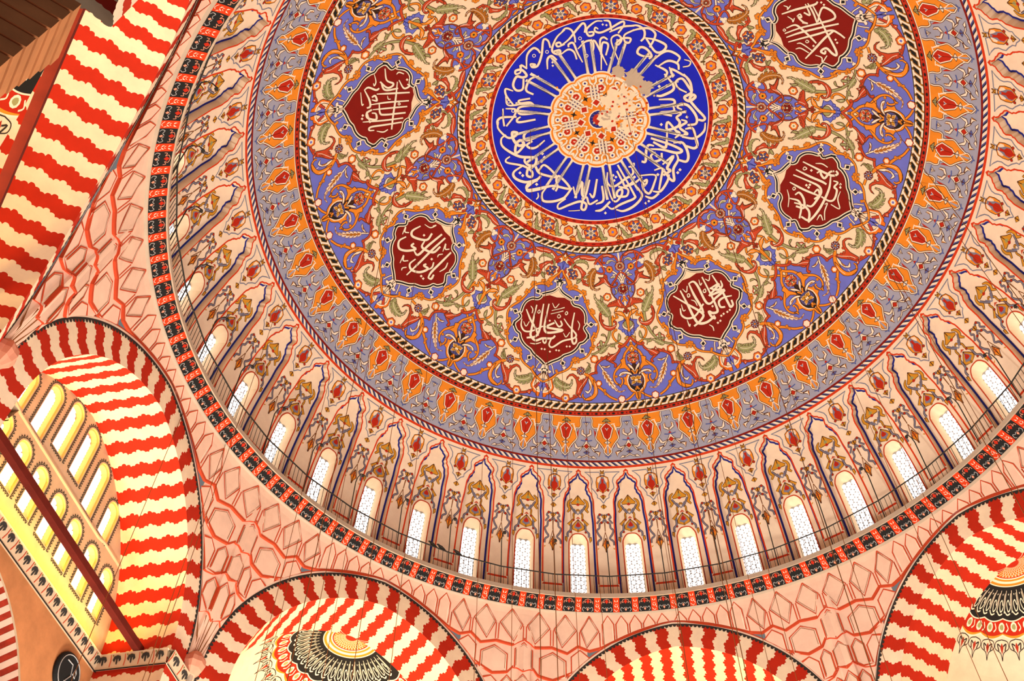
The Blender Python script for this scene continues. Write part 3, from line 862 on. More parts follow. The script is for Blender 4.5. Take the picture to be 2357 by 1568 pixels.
# ================================================================== PAINTED ARABESQUES OF THE DOME
def leaf(D, key, spine, w, n=6, z=5, line='outline', rib='white', dark=None, curl=0.0):
    """serrated acanthus leaf along a spine (root first)"""
    s = smooth_pts(P2(spine), 8); L = np.concatenate([[0], np.cumsum(np.linalg.norm(np.diff(s, axis=0), axis=1))]); L /= L[-1]
    at = lambda t: np.array([np.interp(t, L, s[:, 0]), np.interp(t, L, s[:, 1])])
    wid = lambda t: w * (0.35 + 0.65 * math.sin(PI * min(1, (t * 1.15 + .12)))) * (1 - t ** 3 * .75)
    sides = []
    for sg in (1, -1):
        p = []
        for i in range(n):
            t0, t1 = i / n * .97, (i + .82) / n * .97
            for t, k in ((t0, .45), (t0 + (t1 - t0) * .55, .92), (t1, .98), (t1 + .012, .52)):
                a, b = at(max(t - .03, 0)), at(min(t + .03, 1)); d = (b - a) / (np.linalg.norm(b - a) + 1e-9); nn = np.array([-d[1], d[0]]) * sg
                p.append(at(t) + nn * wid(t) * k * .5 + d * (w * .18 if k == .98 else 0))
        sides.append(p)
    D.poly(key, np.array(sides[0] + [at(1.0)] + sides[1][::-1]), z, line=line, lw=.9)
    if rib:
        if rib == 'dots':
            for t in np.linspace(.05, .9, int(n * 2.6)): D.disc('white', at(t), w * .035 + .25 * D.px, z + 1, n=6)
        else:
            D.stroke(rib, [at(t) for t in np.linspace(.04, .9, 14)], w * .07, z + 1)
    if dark:
        for i in range(n):
            for sg in (1, -1):
                t = (i + .55) / n * .95; a, b = at(max(t - .03, 0)), at(min(t + .03, 1)); d = (b - a) / (np.linalg.norm(b - a) + 1e-9); nn = np.array([-d[1], d[0]]) * sg
                q = at(t) + nn * wid(t) * .22; D.stroke(dark, [q - d * w * .10, q + d * w * .10 + nn * w * .10], [w * .05, 0.01], z + 1)
def flower(D, c, r, z=6, cols=('red', 'orange', 'white'), eye='white', n=6, rot=0.3, line='outline', eye2=None):
    c = np.asarray(c, float); t = np.linspace(0, 2 * PI, n * 6, endpoint=False)
    sc = lambda k, dep: c + np.stack([np.cos(t), np.sin(t)], 1) * (r * k * (1 - dep + dep * np.abs(np.sin((t + rot) * n / 2)) ** .6))[:, None]
    D.poly(cols[0], sc(1, .22), z, line=line, lw=.8); D.poly(cols[1], sc(.78, .2), z + .6); D.poly(cols[2], sc(.55, .18), z + 1.2)
    if eye2: D.disc(eye2, c, r * .36, z + 1.8)
    D.disc(eye, c, r * .26, z + 2.4, n=8)
def petals(D, c, r, key='violet', n=6, z=9, w=.34, rot=0, line='outline', eye='white'):
    c = np.asarray(c, float)
    for i in range(n):
        a = rot + i * 2 * PI / n; d = np.array([math.cos(a), math.sin(a)]); q = np.array([-d[1], d[0]])
        D.poly(key, [c + d * r * .15, c + d * r * .55 + q * r * w * .5, c + d * r, c + d * r * .55 - q * r * w * .5], z, line=line, lw=.6)
    D.disc(eye, c, r * .16, z + 1, n=8)
def blobs(D, pts, r, key='orange', z=4, line='outline'):
    for p in P2(pts): D.disc(key, p, r, z, n=10, line=line, lw=.8); D.disc(line, p + np.array([r * .15, 0]), r * .34, z + .5, n=6); D.disc(key, p + np.array([r * .15, 0]), r * .2, z + .8, n=6)
def trefoil(D, c, r, key='white', z=7):
    c = np.asarray(c, float)
    for a in (90, 210, 330): D.disc(key, c + r * .55 * np.array([math.cos(R_(a)), math.sin(R_(a))]), r * .55, z, n=9, line='outline', lw=.6)
    D.disc(key, c, r * .5, z + .3, n=8)

AX_M, AX_D = 90.67, 113.17                              # mirror axis between two medallions, and axis of a medallion
K = {1: (1230, 560, 8.96), 2: (1370, 560, 8.96), 3: (1350, 640, 8.96), 4: (1350, 730, 8.96), 5: (1350, 820, 5.973), 6: (1170, 640, 6.4), 7: (1170, 760, 6.4), 8: (1170, 840, 6.4)}
def kuv(n, s): x, y, c = K[n]; return DOME.uv(P2(s) / c + np.array([x, y]))
IDT = lambda q: np.asarray(q, float)
A = Deco(DOME)
def _post(q):
    q = q.copy(); q[:, 0] = AX_D + (q[:, 0] - AX_D) * .9847; return q
A.post = _post
def F(n): return A.frame(*K[n])
arc = lambda u0, u1, v, n=10: np.stack([np.linspace(u0, u1, n), np.full(n, v)], 1)
# -- blue grounds
A.local(IDT)
B1 = np.concatenate([arc(AX_D, AX_M, V_FIELD), [[AX_M, 33.2]], kuv(3, '790 555 650 450 560 360 522 300 512 200'), kuv(2, '330 880 272 730 215 660'), kuv(2, '190 640 120 640 40 595'), kuv(1, '1290 570 1262 480 1265 410 1290 330 1220 285 1130 258 1000 262 890 292 790 350 730 290 660 200')])
A.poly('blue', B1, 1)
B3 = np.concatenate([[[AX_M, kuv(4, '940 395')[0, 1]]], kuv(4, '930 400 870 495 800 580 712 625 700 700 640 760 540 800 430 850 330 890'), kuv(5, '190 62 140 130 135 222 70 245'), kuv(8, '1290 125 1195 180 1120 260 1062 462 1030 465 920 505 845 516 770 500 700 472 645 435 590 405'), [[AX_D, kuv(8, '515 385')[0, 1]]], arc(AX_D, AX_M, V_B0)])
A.poly('blue', B3, 1)
B2 = np.concatenate([[[AX_D, kuv(1, '575 560')[0, 1]]], kuv(1, '595 570 612 650 680 750 720 800'), kuv(6, '860 20 890 90 905 160 1000 172 1090 230 1140 330 1175 440 1230 540 1305 640 1333 720 1325 790 1285 890'), kuv(7, '1240 122 1248 210 1222 310 1165 390 1080 432 960 452 925 530 850 590 720 642 640 700'), [[AX_D, kuv(7, '525 750')[0, 1]]]])
A.poly('blue', B2, 1)
# -- upper part, beside the small braid
F(1)
A.poly('red', '660 175 720 280 690 300 655 235 610 290 590 262', 2, line='outline')
A.stroke('red', '690 280 770 345 820 430 850 470', 40, 3, 4, line='outline')
A.poly('red', '835 455 905 480 960 500 1010 560 1060 600 1072 640 1040 670 1020 700 985 690 960 620 900 530 835 490', 4, 3, line='outline')
A.stroke('white', '940 540 975 575 995 625', 8, 5, 3)
A.stroke('red', '1000 690 995 740 1015 800 1060 850 1140 875', 38, 3, 4, line='outline')
blobs(A, '835 500 1050 790 1030 840', 24, 'red', 4)
A.stroke('red', '705 430 770 360 880 290 960 262', 36, 3, 4, line='outline')
A.poly('red', '930 300 960 252 1060 245 1170 262 1290 312 1290 330 1230 362 1130 362 1060 338 985 335', 4, 3, line='outline')
A.stroke('white', '960 298 1060 300 1130 318 1280 318', 9, 5, 3)
blobs(A, '712 390 745 432', 28, 'crimson', 4)
A.stroke('orange', '622 360 650 310 700 262', 28, 5, 3, line='outline'); A.poly('orange', '680 275 740 225 810 218 865 248 800 266 740 262', 6, 3, line='outline')
A.poly('white', '640 222 662 262 640 300 622 262', 4)
A.poly('blue', '622 370 660 425 700 440 722 470 700 505 650 500 625 545 590 545 590 400', 6, 2, line='navy')
A.stroke('orange', '590 560 612 640 690 760 740 850', 34, 4, 3, line='outline'); blobs(A, '715 770 745 800 760 840', 24)
A.stroke('red', '650 490 640 540 610 650 590 740', 30, 3, 3, line='outline'); blobs(A, '640 600', 30, 'red', 3)
A.stroke('green', '770 540 790 470 850 410', 22, 4, 3, line='outline')
leaf(A, 'green', '850 400 930 375 1040 380 1110 450 1120 520 1085 540', 90, 6, 5, rib=None, dark='olive')
flower(A, (800, 650), 108, 6, ('red', 'orange', 'white'))
for a in (0.4, 1.6, 2.7, 3.8, 5.2): 
    d = np.array([math.cos(a), math.sin(a)]) * 105; A.poly('violet', [np.array([800, 655]), np.array([800, 655]) + d * .5 + np.array([-d[1], d[0]]) * .22, np.array([800, 655]) + d, np.array([800, 655]) + d * .5 - np.array([-d[1], d[0]]) * .22], 9, line='outline')
A.poly('violet', '690 545 740 530 800 550 800 575 730 590', 9, line='outline')
A.disc('white', (802, 658), 16, 10)
A.stroke('green', '860 745 960 748 1040 715 1110 680', 22, 3, 3, line='outline'); A.poly('green', '870 835 890 770 950 750 970 775 910 830', 5, 2, line='outline')
leaf(A, 'ochre', '1270 535 1195 640 1170 760 1190 900 1260 960 1330 960 1375 930', 190, 8, 6, rib='dots', dark='umber')
trefoil(A, (1312, 492), 62, 'white', 7)
F(2)
A.stroke('red', '0 445 40 370 110 290 190 245 260 228', 38, 3, 4, line='outline')
A.poly('red', '170 270 240 222 340 228 390 262 372 300 320 300 270 272 200 290', 4, 3, line='outline'); A.stroke('white', '175 262 250 248 345 268', 8, 5, 3)
A.stroke('red', '370 262 430 290 480 372', 26, 4, 3, line='outline')
A.stroke('red', '160 270 146 340 160 400 200 418', 24, 3, 4, line='outline'); blobs(A, '200 408', 24, 'red', 4)
A.stroke('red', '0 325 70 360 135 440 185 530 205 590', 34, 3, 4, line='outline'); A.stroke('red', '205 590 170 628 100 625 40 600', 26, 3, 4, line='outline')
A.stroke('white', '90 470 180 475 250 500', 22, 3, 3, line='outline')
A.poly('white', '240 440 250 380 300 340 370 345 440 385 430 400 360 365 300 410', 3, 2, line='outline'); A.poly('green', '260 415 275 375 320 355 350 360 310 395', 4, 2)
flower(A, (306, 540), 76, 6, ('red', 'orange', 'gold'), 'black')
A.stroke('white', '370 570 480 650 560 750 590 800', 26, 3, 4, line='outline'); A.stroke('white', '440 690 510 740 550 820', 18, 3, 3, line='outline')
A.poly('white', '320 715 370 670 440 685 420 710 360 720', 4, 2, line='outline'); A.poly('green', '345 708 380 682 420 690 390 708', 5, 2); trefoil(A, (400, 655), 26, 'white', 4)
flower(A, (522, 472), 104, 6, ('red', 'orange', 'red'), 'white', 8); petals(A, (522, 472), 98, 'white', 8, 9, .3, eye='white'); petals(A, (522, 472), 72, 'red', 8, 10, .22, eye='white')
A.stroke('red', '535 590 470 665 440 750 380 840 350 890', 24, 4, 4, line='outline')
A.poly('red', '75 705 140 718 185 690 190 640 235 655 265 690 272 770 340 860 300 900 200 820 110 865 0 892 0 862 90 805 112 752', 5, 2, line='outline')
A.stroke('white', '200 745 245 820 300 880', 8, 6, 3); blobs(A, '235 680', 24, 'red', 6)
F(3)
A.poly('red', '380 0 460 100 540 158 610 165 642 130 612 108 640 78 668 110 640 172 560 202 480 182 380 102 330 122 180 188 150 180 320 50 250 0', 5, 2, line='outline')
A.stroke('white', '385 88 430 130 490 165', 8, 6, 3); A.stroke('red', '610 30 560 95 532 150', 20, 5, 3, line='outline')
flower(A, (775, 225), 112, 6, ('red', 'orange', 'white'), 'white'); 
for a in (-2.5, -.7, .6, 2.5, 1.57):
    c = np.array([775, 225]); d = np.array([math.cos(a), math.sin(a)]) * 118; q = np.array([-d[1], d[0]])
    A.poly('white', [c, c + d * .5 + q * .3, c + d, c + d * .5 - q * .3], 9, line='outline'); A.poly('darkred', [c + d * .15, c + d * .5 + q * .18, c + d * .85, c + d * .5 - q * .18], 10)
A.disc('white', (775, 225), 18, 11)
A.poly('white', '590 215 640 230 655 290 620 335 590 350 625 290', 4, 2, line='outline'); A.poly('green', '605 225 640 260 640 300 615 330 628 285', 5, 2)
flower(A, (445, 395), 88, 7, ('red', 'orange', 'white'), 'green')
leaf(A, 'green', '490 790 420 700 300 550 190 420 180 330', 215, 7, 6, rib='dots', dark='olive')
A.poly('green', '330 500 300 450 310 400 290 360 350 400 355 470', 7, 2, line='outline')
A.poly('red', '440 572 500 510 600 470 650 470 610 420 540 330 512 240 512 190 535 190 545 300 600 390 672 452 690 380 748 375 722 420 722 480 770 540 848 605 848 740 835 740 800 615 740 620 640 580 450 606', 5, line='outline')
blobs(A, '505 530 560 505 615 480 760 585', 22, 'red', 6); A.stroke('white', '668 460 690 510 730 570', 9, 6, 3); A.poly('white', '690 410 715 395 705 440', 6)
A.stroke('orange', '820 372 790 440 760 492', 28, 4, 3, line='outline')
A.stroke('orange', '665 596 620 670 622 740 650 800 660 810', 30, 4, 4, line='outline'); blobs(A, '650 808', 30, 'orange', 5)
A.poly('orange', '582 716 650 688 740 688 802 740 845 830 858 896 838 896 782 792 700 772 640 732', 6, 2, line='outline'); A.stroke('white', '600 714 690 715 760 755', 8, 7, 3)
A.stroke('orange', '640 815 575 850 545 900', 34, 4, 3, line='outline'); blobs(A, '805 685', 26, 'crimson', 4)
A.stroke('red', '845 650 850 740', 30, 4)
A.stroke('red', '330 700 300 770 300 900', 44, 4, 3, line='outline')
F(4)
A.poly('red', '285 -20 328 -20 335 100 390 160 450 182 560 187 602 160 612 122 575 105 598 70 642 100 638 170 600 235 520 282 440 272 350 205 295 112', 5, 2, line='outline')
A.stroke('white', '385 195 470 220 540 215 625 165', 8, 6, 3); blobs(A, '345 80', 26, 'red', 5)
A.stroke('orange', '560 -30 548 80 545 180', 32, 4, 3, line='outline')
A.stroke('orange', '625 270 575 310 560 380 600 460 690 535 800 580 885 640 950 710', 32, 3, 4, line='outline'); blobs(A, '625 268', 28, 'orange', 5)
A.poly('blue', '940 8 840 20 790 60 670 105 702 150 702 190 670 236 740 270 765 310 800 300 820 350 860 370 910 388 940 384', 5, 1, line='navy')
A.disc('blue', (780, 285), 26, 6, line='navy'); A.disc('blue', (855, 350), 22, 6, line='navy')
A.poly('white', '892 50 820 70 770 130 760 185 795 235 860 270 905 305 905 120', 6, 2, line='outline'); A.poly('green', '850 70 800 90 785 150 810 195 855 215 890 235 890 150 860 150', 7, 2, line='outline')
A.stroke('orange', '860 -10 885 80 895 290', [36, 36, 30], 8, 2, line='outline')
A.stroke('red', '928 395 870 495 800 580 715 625', [30, 44, 44, 40], 5, 3, line='outline'); blobs(A, '702 605', 30, 'red', 6)
A.poly('red', '700 640 722 650 712 712 645 800 600 900 430 900 440 850 545 780 650 730', 5, 2, line='outline'); A.stroke('white', '635 750 560 810 480 890', 8, 6, 3)
A.poly('red', '440 850 470 730 498 760 500 800', 5, 1, line='outline'); A.poly('white', '462 800 475 765 490 795', 6)
A.stroke('red', '440 855 380 860 310 895', 30, 5, 3, line='outline'); blobs(A, '335 848', 26, 'red', 6)
A.stroke('gold', '885 385 815 445 865 475', 22, 5, line='outline')
A.disc('orange', (942, 537), 26, 6, line='outline')
A.stroke('orange', '945 560 900 640 825 740 795 830 785 900', 40, 5, 3, line='outline')
A.stroke('green', '490 -30 512 180 490 350 440 500 350 640 220 740 110 780', [44, 44, 42, 40, 34, 30, 26], 5, 4, line='outline')
A.poly('green', '430 480 410 400 310 382 350 345 410 375 435 440', 6, 2, line='outline')
flower(A, (330, 600), 105, 3, ('red', 'white', 'white'), 'white'); A.poly('green', '290 490 340 500 350 600 300 590', 6, 2, line='outline'); A.poly('green', '220 625 290 590 320 650 240 640', 6, 2, line='outline')
leaf(A, 'green', '280 745 400 640 530 550', 130, 5, 6, rib='dots', dark='olive'); leaf(A, 'green', '500 600 580 590 630 660', 70, 3, 6, rib=None)
A.stroke('green', '540 565 620 545 690 500', 22, 5, 3, line='outline'); A.poly('green', '672 500 668 420 685 330 730 400 720 470', 6, 2, line='outline'); A.poly('white', '692 470 690 400 705 420', 7)
flower(A, (990, 830), 125, 7, ('red', 'orange', 'white'), 'white')
for a in (-2.6, 2.4, .7, -.6):
    c = np.array([990, 830]); d = np.array([math.cos(a), math.sin(a)]) * 130; q = np.array([-d[1], d[0]])
    A.poly('white', [c, c + d * .5 + q * .28, c + d, c + d * .5 - q * .28], 10, line='outline'); A.poly('red', [c + d * .15, c + d * .5 + q * .15, c + d * .85, c + d * .5 - q * .15], 11)
flower(A, (175, 870), 88, 6, ('red', 'orange', 'white'), 'white')
F(5)
leaf(A, 'green', '0 205 40 160 50 110 10 85', 50, 4, 5, rib=None, dark='olive')
A.stroke('red', '300 0 200 62 142 130 136 222 70 250 0 310', [26, 24, 22, 22, 24, 28], 5, 4, line='outline'); blobs(A, '222 28 145 228', 19, 'red', 6)
A.poly('red', '280 30 320 -20 425 -20 372 60 430 105 428 150 392 152 400 112 330 82', 5, 2, line='outline')
A.stroke('white', '182 112 240 190 290 280', [12, 18, 10], 5, 3, line='outline')
leaf(A, 'white', '240 200 300 300 380 410 470 490 560 462', 92, 8, 6, line='umber', rib='ochre', dark='ochre'); leaf(A, 'ochre', '245 210 305 310 390 420 450 470', 42, 6, 8, line=None, rib=None)
A.poly('white', '205 135 290 140 342 122 325 155 260 165', 6, 2, line='outline'); A.poly('ochre', '250 148 320 135 290 158', 7)
A.stroke('orange', '0 242 90 310 165 410 245 475 330 555 440 605', [26, 28, 34, 26, 24, 22], 5, 4, line='outline'); blobs(A, '265 470 275 520', 17, 'orange', 6)
A.poly('orange', '100 320 150 400 168 470 160 530 100 595 0 614 0 585 85 545 115 470', 5, 2, line='outline'); A.stroke('white', '130 370 145 440 140 520', 5, 6, 3)
flower(A, (182, 376), 46, 6, ('red', 'orange', 'white'), 'white'); flower(A, (505, 590), 54, 6, ('red', 'white', 'white'), 'white')
A.stroke('orange', '565 605 630 560 685 500', 22, 5, 3, line='outline')
A.stroke('orange', '535 0 505 100 445 165 402 230 394 310 430 375 490 398 512 350 500 302 480 312', [30, 34, 30, 22, 20, 20, 20, 18, 16, 14], 5, 4, line='outline')
A.poly('orange', '480 60 500 40 545 20 560 110 640 200 610 215 540 165 460 175 500 110', 6, 2, line='outline'); A.poly('orange', '440 385 490 388 500 425 480 435 470 405', 6, 1, line='outline'); blobs(A, '425 280', 17, 'orange', 6)
# drop palmette on the axis
A.poly('orange', '715 120 640 180 575 250 545 290 520 280 540 340 525 385 570 400 600 450 640 490 690 500 700 560 725 590 745 590', 6, 1, line='outline')
A.poly('white', '715 135 650 190 590 260 575 320 590 390 630 450 690 480 742 485 742 140', 7, 1); A.poly('black', '742 150 680 185 620 250 595 330 620 410 670 455 742 465', 8, 2, line='outline')
A.stroke('orange', '640 190 690 250', 20, 9); A.stroke('orange', '720 400 700 460', 24, 9); A.poly('black', '680 85 665 150 690 205 712 150', 9, 2, line='outline')
A.poly('white', '580 95 640 130 680 190 690 230 660 190 600 140', 10, 2, line='outline'); A.poly('white', '460 280 475 235 540 210 610 220 655 255 640 262 560 240 510 262', 9, 2, line='outline'); A.poly('ochre', '480 265 500 240 550 228 520 250', 10)
A.disc('violet', (715, 322), 84, 9.5, n=18, line='outline')
for a in (.6, 2.5, 3.8, 5.5):
    c = np.array([715, 322]); d = np.array([math.cos(a), math.sin(a)]) * 88; q = np.array([-d[1], d[0]])
    A.poly('white', [c, c + d * .5 + q * .34, c + d, c + d * .5 - q * .34], 11, line='outline'); A.poly('gold', [c + d * .1, c + d * .5 + q * .22, c + d * .85, c + d * .5 - q * .22], 11.6)
A.disc('crimson', (715, 322), 22, 10); A.disc('white', (715, 322), 14, 12)
F(8)
A.poly('red', '860 225 870 180 910 140 960 130 1010 165 1050 245 1080 235 1130 212 1195 170 1165 260 1105 360 1062 462 1000 440 1020 300 1000 215 950 160 900 170', 5, 1, line='outline')
A.stroke('white', '1175 190 1110 280 1060 350 1040 410', 7, 6, 3); blobs(A, '1035 195 1080 240 1120 222 1165 200 1090 330 1070 370', 17, 'red', 6)
leaf(A, 'green', '690 215 750 290 850 330 930 300 945 215', 150, 7, 6, rib='dots', dark='black'); A.disc('green', (712, 215), 28, 7, line='outline')
A.stroke('orange', '930 62 1010 70', 26, 5, line='outline'); flower(A, (1075, 92), 62, 7, ('darkred', 'darkred', 'violet'), 'orange', 8); petals(A, (1075, 92), 66, 'grey', 8, 10, .3, eye='orange')
A.stroke('orange', '1130 130 1205 190 1270 280 1300 370 1282 450 1225 512 1150 512 1108 470 1110 430', [24, 34, 38, 36, 34, 28, 22, 18, 12], 5, 4, line='outline')
A.poly('white', '1190 190 1240 270 1235 370 1180 430 1130 375 1190 392 1215 330 1195 260', 6, 2, line='outline'); A.poly('ochre', '1215 280 1230 330 1215 380 1205 340', 7)
A.stroke('white', '1225 420 1240 480', 8, 5)
leaf(A, 'green', '1140 105 1190 95 1215 45 1190 0', 62, 4, 5, rib=None, dark='olive')
A.stroke('red', '560 380 645 430 700 472 770 502 845 518', 26, 4, 3, line='outline'); A.poly('red', '630 440 670 420 700 470 640 490', 5, 1, line='outline'); A.poly('white', '650 470 655 450 668 468', 6)
A.stroke('red', '845 518 930 505 1030 465', 26, 4, 3, line='outline'); A.poly('red', '1020 440 1060 430 1095 490 1050 485', 5, 1, line='outline'); A.poly('white', '1058 470 1062 450 1080 470', 6); blobs(A, '980 465', 22, 'red', 5)
flower(A, (848, 492), 68, 6, ('red', 'orange', 'white'), 'blue', eye2='white')
# hanging drop below the medallion
A.poly('flame', '545 90 610 190 650 220 660 290 672 330 655 375 620 400 600 440 565 440 550 472 505 478 505 90', 6, 1, line='outline')
A.poly('white', '545 100 590 190 625 230 640 300 640 345 610 380 570 410 505 415 505 100', 7, 1); A.poly('cream', '543 120 580 190 610 240 620 310 600 355 560 385 505 392 505 120', 8, 1, line='outline')
A.stroke('red', '545 275 600 370', 34, 9, line='outline'); A.stroke('orange', '500 250 560 232 640 195 700 150', 24, 9.5, 3, line='outline'); A.poly('blue', '512 375 530 330 565 322 545 290 540 262 500 262 500 375', 9, 1, line='navy')
A.disc('greyline', (525, 218), 16, 10)
# -- medallion frame
F(7)
A.stroke('white', '620 480 650 540 670 640', 13, 3, 3, line='outline')
F(6)
A.stroke('orange', '850 -10 885 70 905 150', 30, 4, 3, line='outline')
A.stroke('orange', '905 158 1000 168 1090 228 1142 330 1176 440 1232 540 1310 640 1336 720 1326 790 1286 890', [34, 30, 26, 22, 24, 30, 24, 22, 22, 22], 4, 4, line='outline')
blobs(A, '870 130 900 170 930 120 960 150 985 115 1010 130 1105 195 1135 205 1140 240 1180 340 1140 350 1185 380 1235 470 1265 490 1240 510 1270 520', 20, 'orange', 5); 
F(7)
A.stroke('orange', '1300 40 1240 125 1250 212 1222 312 1166 392 1080 434 962 454 926 532 852 592 722 644 640 700 520 762', [26, 30, 24, 22, 20, 22, 34, 26, 22, 22, 26, 22], 4, 4, line='outline')
blobs(A, '1300 95 1270 150 1275 240 1260 280 1225 265 1275 50 1030 420 990 410 960 430 1040 470 990 480 940 480 710 600 725 630', 19, 'orange', 5)
CART = np.concatenate([kuv(6, '748 125 800 215 900 285 950 325 940 350 975 400 1060 425 1125 490 1150 570 1150 660 1170 695 1130 740 1180 830 1192 900'), kuv(7, '1188 60 1178 115 1120 182 1060 205 1035 250 985 305 920 345 830 375 795 400 740 432 640 470'), [[AX_D, kuv(7, '545 520')[0, 1]]]])
CART[0, 0] = AX_D
A.local(IDT)
CR = np.concatenate([[[AX_D, CART[0, 1] + 1.9]], kuv(6, '830 292 930 352'), CART[3:]])
A.poly('cream', CART, 2); 
A.poly('darkred', CR, 3)
# the band: white, black, white
mm = np.array([math.sin(R_(36)) * RS * PI / 180, RS * PI / 180])
A.local(lambda q: np.asarray(q, float) / mm)
sc_ = 1 / 6.4 * 0.0175
for i0, i1 in ((0, len(CART)),):
    seg = smooth_pts(CART[i0:i1] * mm, 4)
    A.stroke('white', seg, .165, 5, line='outline', lw=.02); A.stroke('black', seg, .072, 6)
for n, c, d in ((6, (1018, 298), (1.0, -.75)), (6, (1232, 688), (1, -.05)), (7, (1098, 312), (.85, .75)), (7, (806, 492), (.3, 1))):
    F(n); c = np.array(c, float); d = np.array(d) / np.linalg.norm(d); q = np.array([-d[1], d[0]])
    A.poly('white', [c - d * 66, c + q * 50 - d * 8, c + d * 52, c - q * 50 - d * 8], 7, line='outline'); trefoil(A, c + d * 66, 26, 'white', 7)
    A.poly('black', [c - d * 36, c + q * 26, c + d * 30, c - q * 26], 8); A.stroke('white', [c - d * 80 - q * 30, c - d * 40 + q * 10], 16, 8)
F(6)
A.poly('white', '755 -10 790 40 845 45 855 80 830 95 810 80 790 130 790 190 740 130 740 -10', 7, line='outline'); A.poly('black', '765 15 790 55 820 60 790 90 775 130 740 110 740 15', 8); A.poly('white', '755 60 775 95 760 110 770 130 740 130 740 60', 9)
F(7)
A.poly('white', '545 500 590 520 600 590 635 600 630 630 600 640 575 620 570 680 530 715 530 500', 7, line='outline'); A.poly('black', '545 560 580 580 575 610 555 600 560 650 535 680 535 560', 8); A.disc('white', (545, 590), 17, 9)
A.emit(B_field, [(AX_D, 45 * k, sg) for k in range(-3, 5) for sg in (1, -1)])

# ================================================================== LETTERING, FLOWERS, PALMETTES, NICHE ORNAMENT
def script(D, key, strokes, z=4, lw=.7):
    for w, pts in strokes: D.stroke(key, pts, [w * .55, w, w, w * .8], z, 5, line='outline', lw=lw)
L = {}
def medal(n, fr, strokes, dots):
    d = Deco(DOME, base=.004); d.frame(*fr); script(d, 'white', strokes, 6)
    for x, y in P2(dots): d.poly('white', [(x - 17, y), (x, y - 17), (x + 17, y), (x, y + 17)], 6)
    m = MB(); d.emit(m); L[n] = m
medal(1, (1170, 640, 6.4), [(30, '265 460 330 620 400 740 440 850'), (34, '420 395 380 560 340 760 330 850 400 920 500 890 640 890 690 850'), (32, '520 380 490 560 460 760 400 860 270 880'), (34, '600 380 560 560 530 720 560 800 680 800 800 770 680 750 560 720 680 660'), (26, '680 620 740 715 790 690 770 630'), (24, '200 600 190 700 240 780 350 780 510 710'), (30, '975 510 940 700 935 890 960 970 1000 940 1000 880'), (26, '820 600 880 690 950 770 1000 840 960 890 800 930 650 1020 600 980 640 880'), (18, '640 480 830 435'), (18, '625 530 810 485'), (14, '650 370 690 440 750 380'), (16, '330 410 360 460 350 520'), (14, '1020 630 1050 690 1030 770'), (14, '810 810 850 870 905 800'), (13, '430 500 455 470 470 500 445 520 430 500'), (13, '720 570 745 535 770 570 740 590 720 570'), (13, '835 520 860 495 875 520 850 545 835 520'), (14, '225 640 260 710 310 640'), (16, '320 960 400 970 480 950'), (24, '520 880 510 930 540 960 570 900')], '610 630 490 1045 535 1050 612 1085 705 1065 745 1070 860 1010 905 1010')
medal(2, (1530, 610, 5.6), [(30, '110 400 300 510 440 590 500 650 450 730 380 790'), (34, '200 330 290 500 380 680 440 750 540 740 650 660'), (32, '480 155 580 350 660 520 680 600 620 620 570 600 600 660 650 690 630 650'), (32, '310 240 380 390 470 540 500 620'), (30, '310 240 370 215 430 280 520 460 580 500 650 440'), (30, '610 130 720 300 820 490 850 540 880 510 860 450'), (34, '580 400 690 350 770 325 640 440'), (30, '590 300 700 245 570 400'), (26, '720 200 740 270 680 320 580 300'), (28, '865 395 760 420 700 470 720 540 780 540'), (26, '200 560 220 650 300 690 400 650 500 500'), (14, '290 380 310 370 325 400 300 415 290 380'), (14, '495 330 520 310 530 345 505 355 495 330'), (14, '340 450 390 470 420 525'), (14, '230 310 280 350 290 270'), (14, '520 180 570 200 580 130'), (16, '290 710 320 790 330 760'), (14, '575 770 620 800 635 850'), (14, '440 190 460 260 480 230'), (14, '215 510 240 590 270 580')], '617 532 840 580 808 605 760 630 730 655 718 720 686 746')
medal(3, (1780, 350, 4.98), [(26, '340 110 480 180 620 250 690 270 740 250 720 215'), (26, '260 200 420 280 560 340 610 370'), (26, '230 260 400 330 520 390 550 460 500 550 440 620 380 610'), (24, '190 345 350 430 520 500'), (28, '660 270 640 420 560 600 480 720 400 805'), (26, '500 240 540 220 550 260 590 300 650 230 700 220'), (24, '690 330 740 350 700 400 730 440 700 540 640 560 550 510'), (24, '460 480 510 430 530 490 470 540'), (26, '250 490 300 465 350 540 350 640 260 620'), (24, '190 530 290 560 320 640 300 760'), (26, '240 580 340 610 410 680 400 780 320 740'), (12, '340 190 360 170 385 190 355 205 340 190'), (12, '220 420 240 400 255 420 235 435 220 420'), (14, '485 130 560 135 625 175'), (12, '160 430 180 520 170 630'), (14, '770 450 740 540 760 650 660 600'), (14, '590 600 620 590 590 680 590 780'), (14, '500 780 540 720 570 785')], '437 210 380 380 420 375 405 405 770 370 770 405')
medal(4, (1770, 0, 5.6), [(28, '165 180 350 120 580 60 630 20'), (28, '205 430 400 360 640 300 840 240 830 160 720 95 670 130 630 280'), (26, '225 480 400 420 640 360 900 305'), (26, '250 540 430 490 620 440 800 390 900 430 980 490'), (30, '570 80 660 250 760 450 860 640 870 710 820 690 740 620 670 660 720 690 730 650'), (30, '470 755 600 620 720 490 830 400'), (26, '225 360 340 320 430 380 540 480 610 555'), (24, '360 210 400 180 420 220 380 220 440 280 500 300 430 290'), (24, '470 50 530 190 450 160'), (24, '500 40 570 160 620 290'), (12, '180 385 200 370 215 390 195 400 180 385'), (12, '470 535 490 515 515 535 490 550 470 535'), (16, '360 560 420 560 555 650'), (16, '345 630 410 620 515 680'), (16, '190 70 240 90 240 120 280 70'), (16, '240 210 300 250 310 280 330 230'), (16, '600 710 680 740 690 800 750 715')], '575 590 860 510 880 550 675 30 710 60')
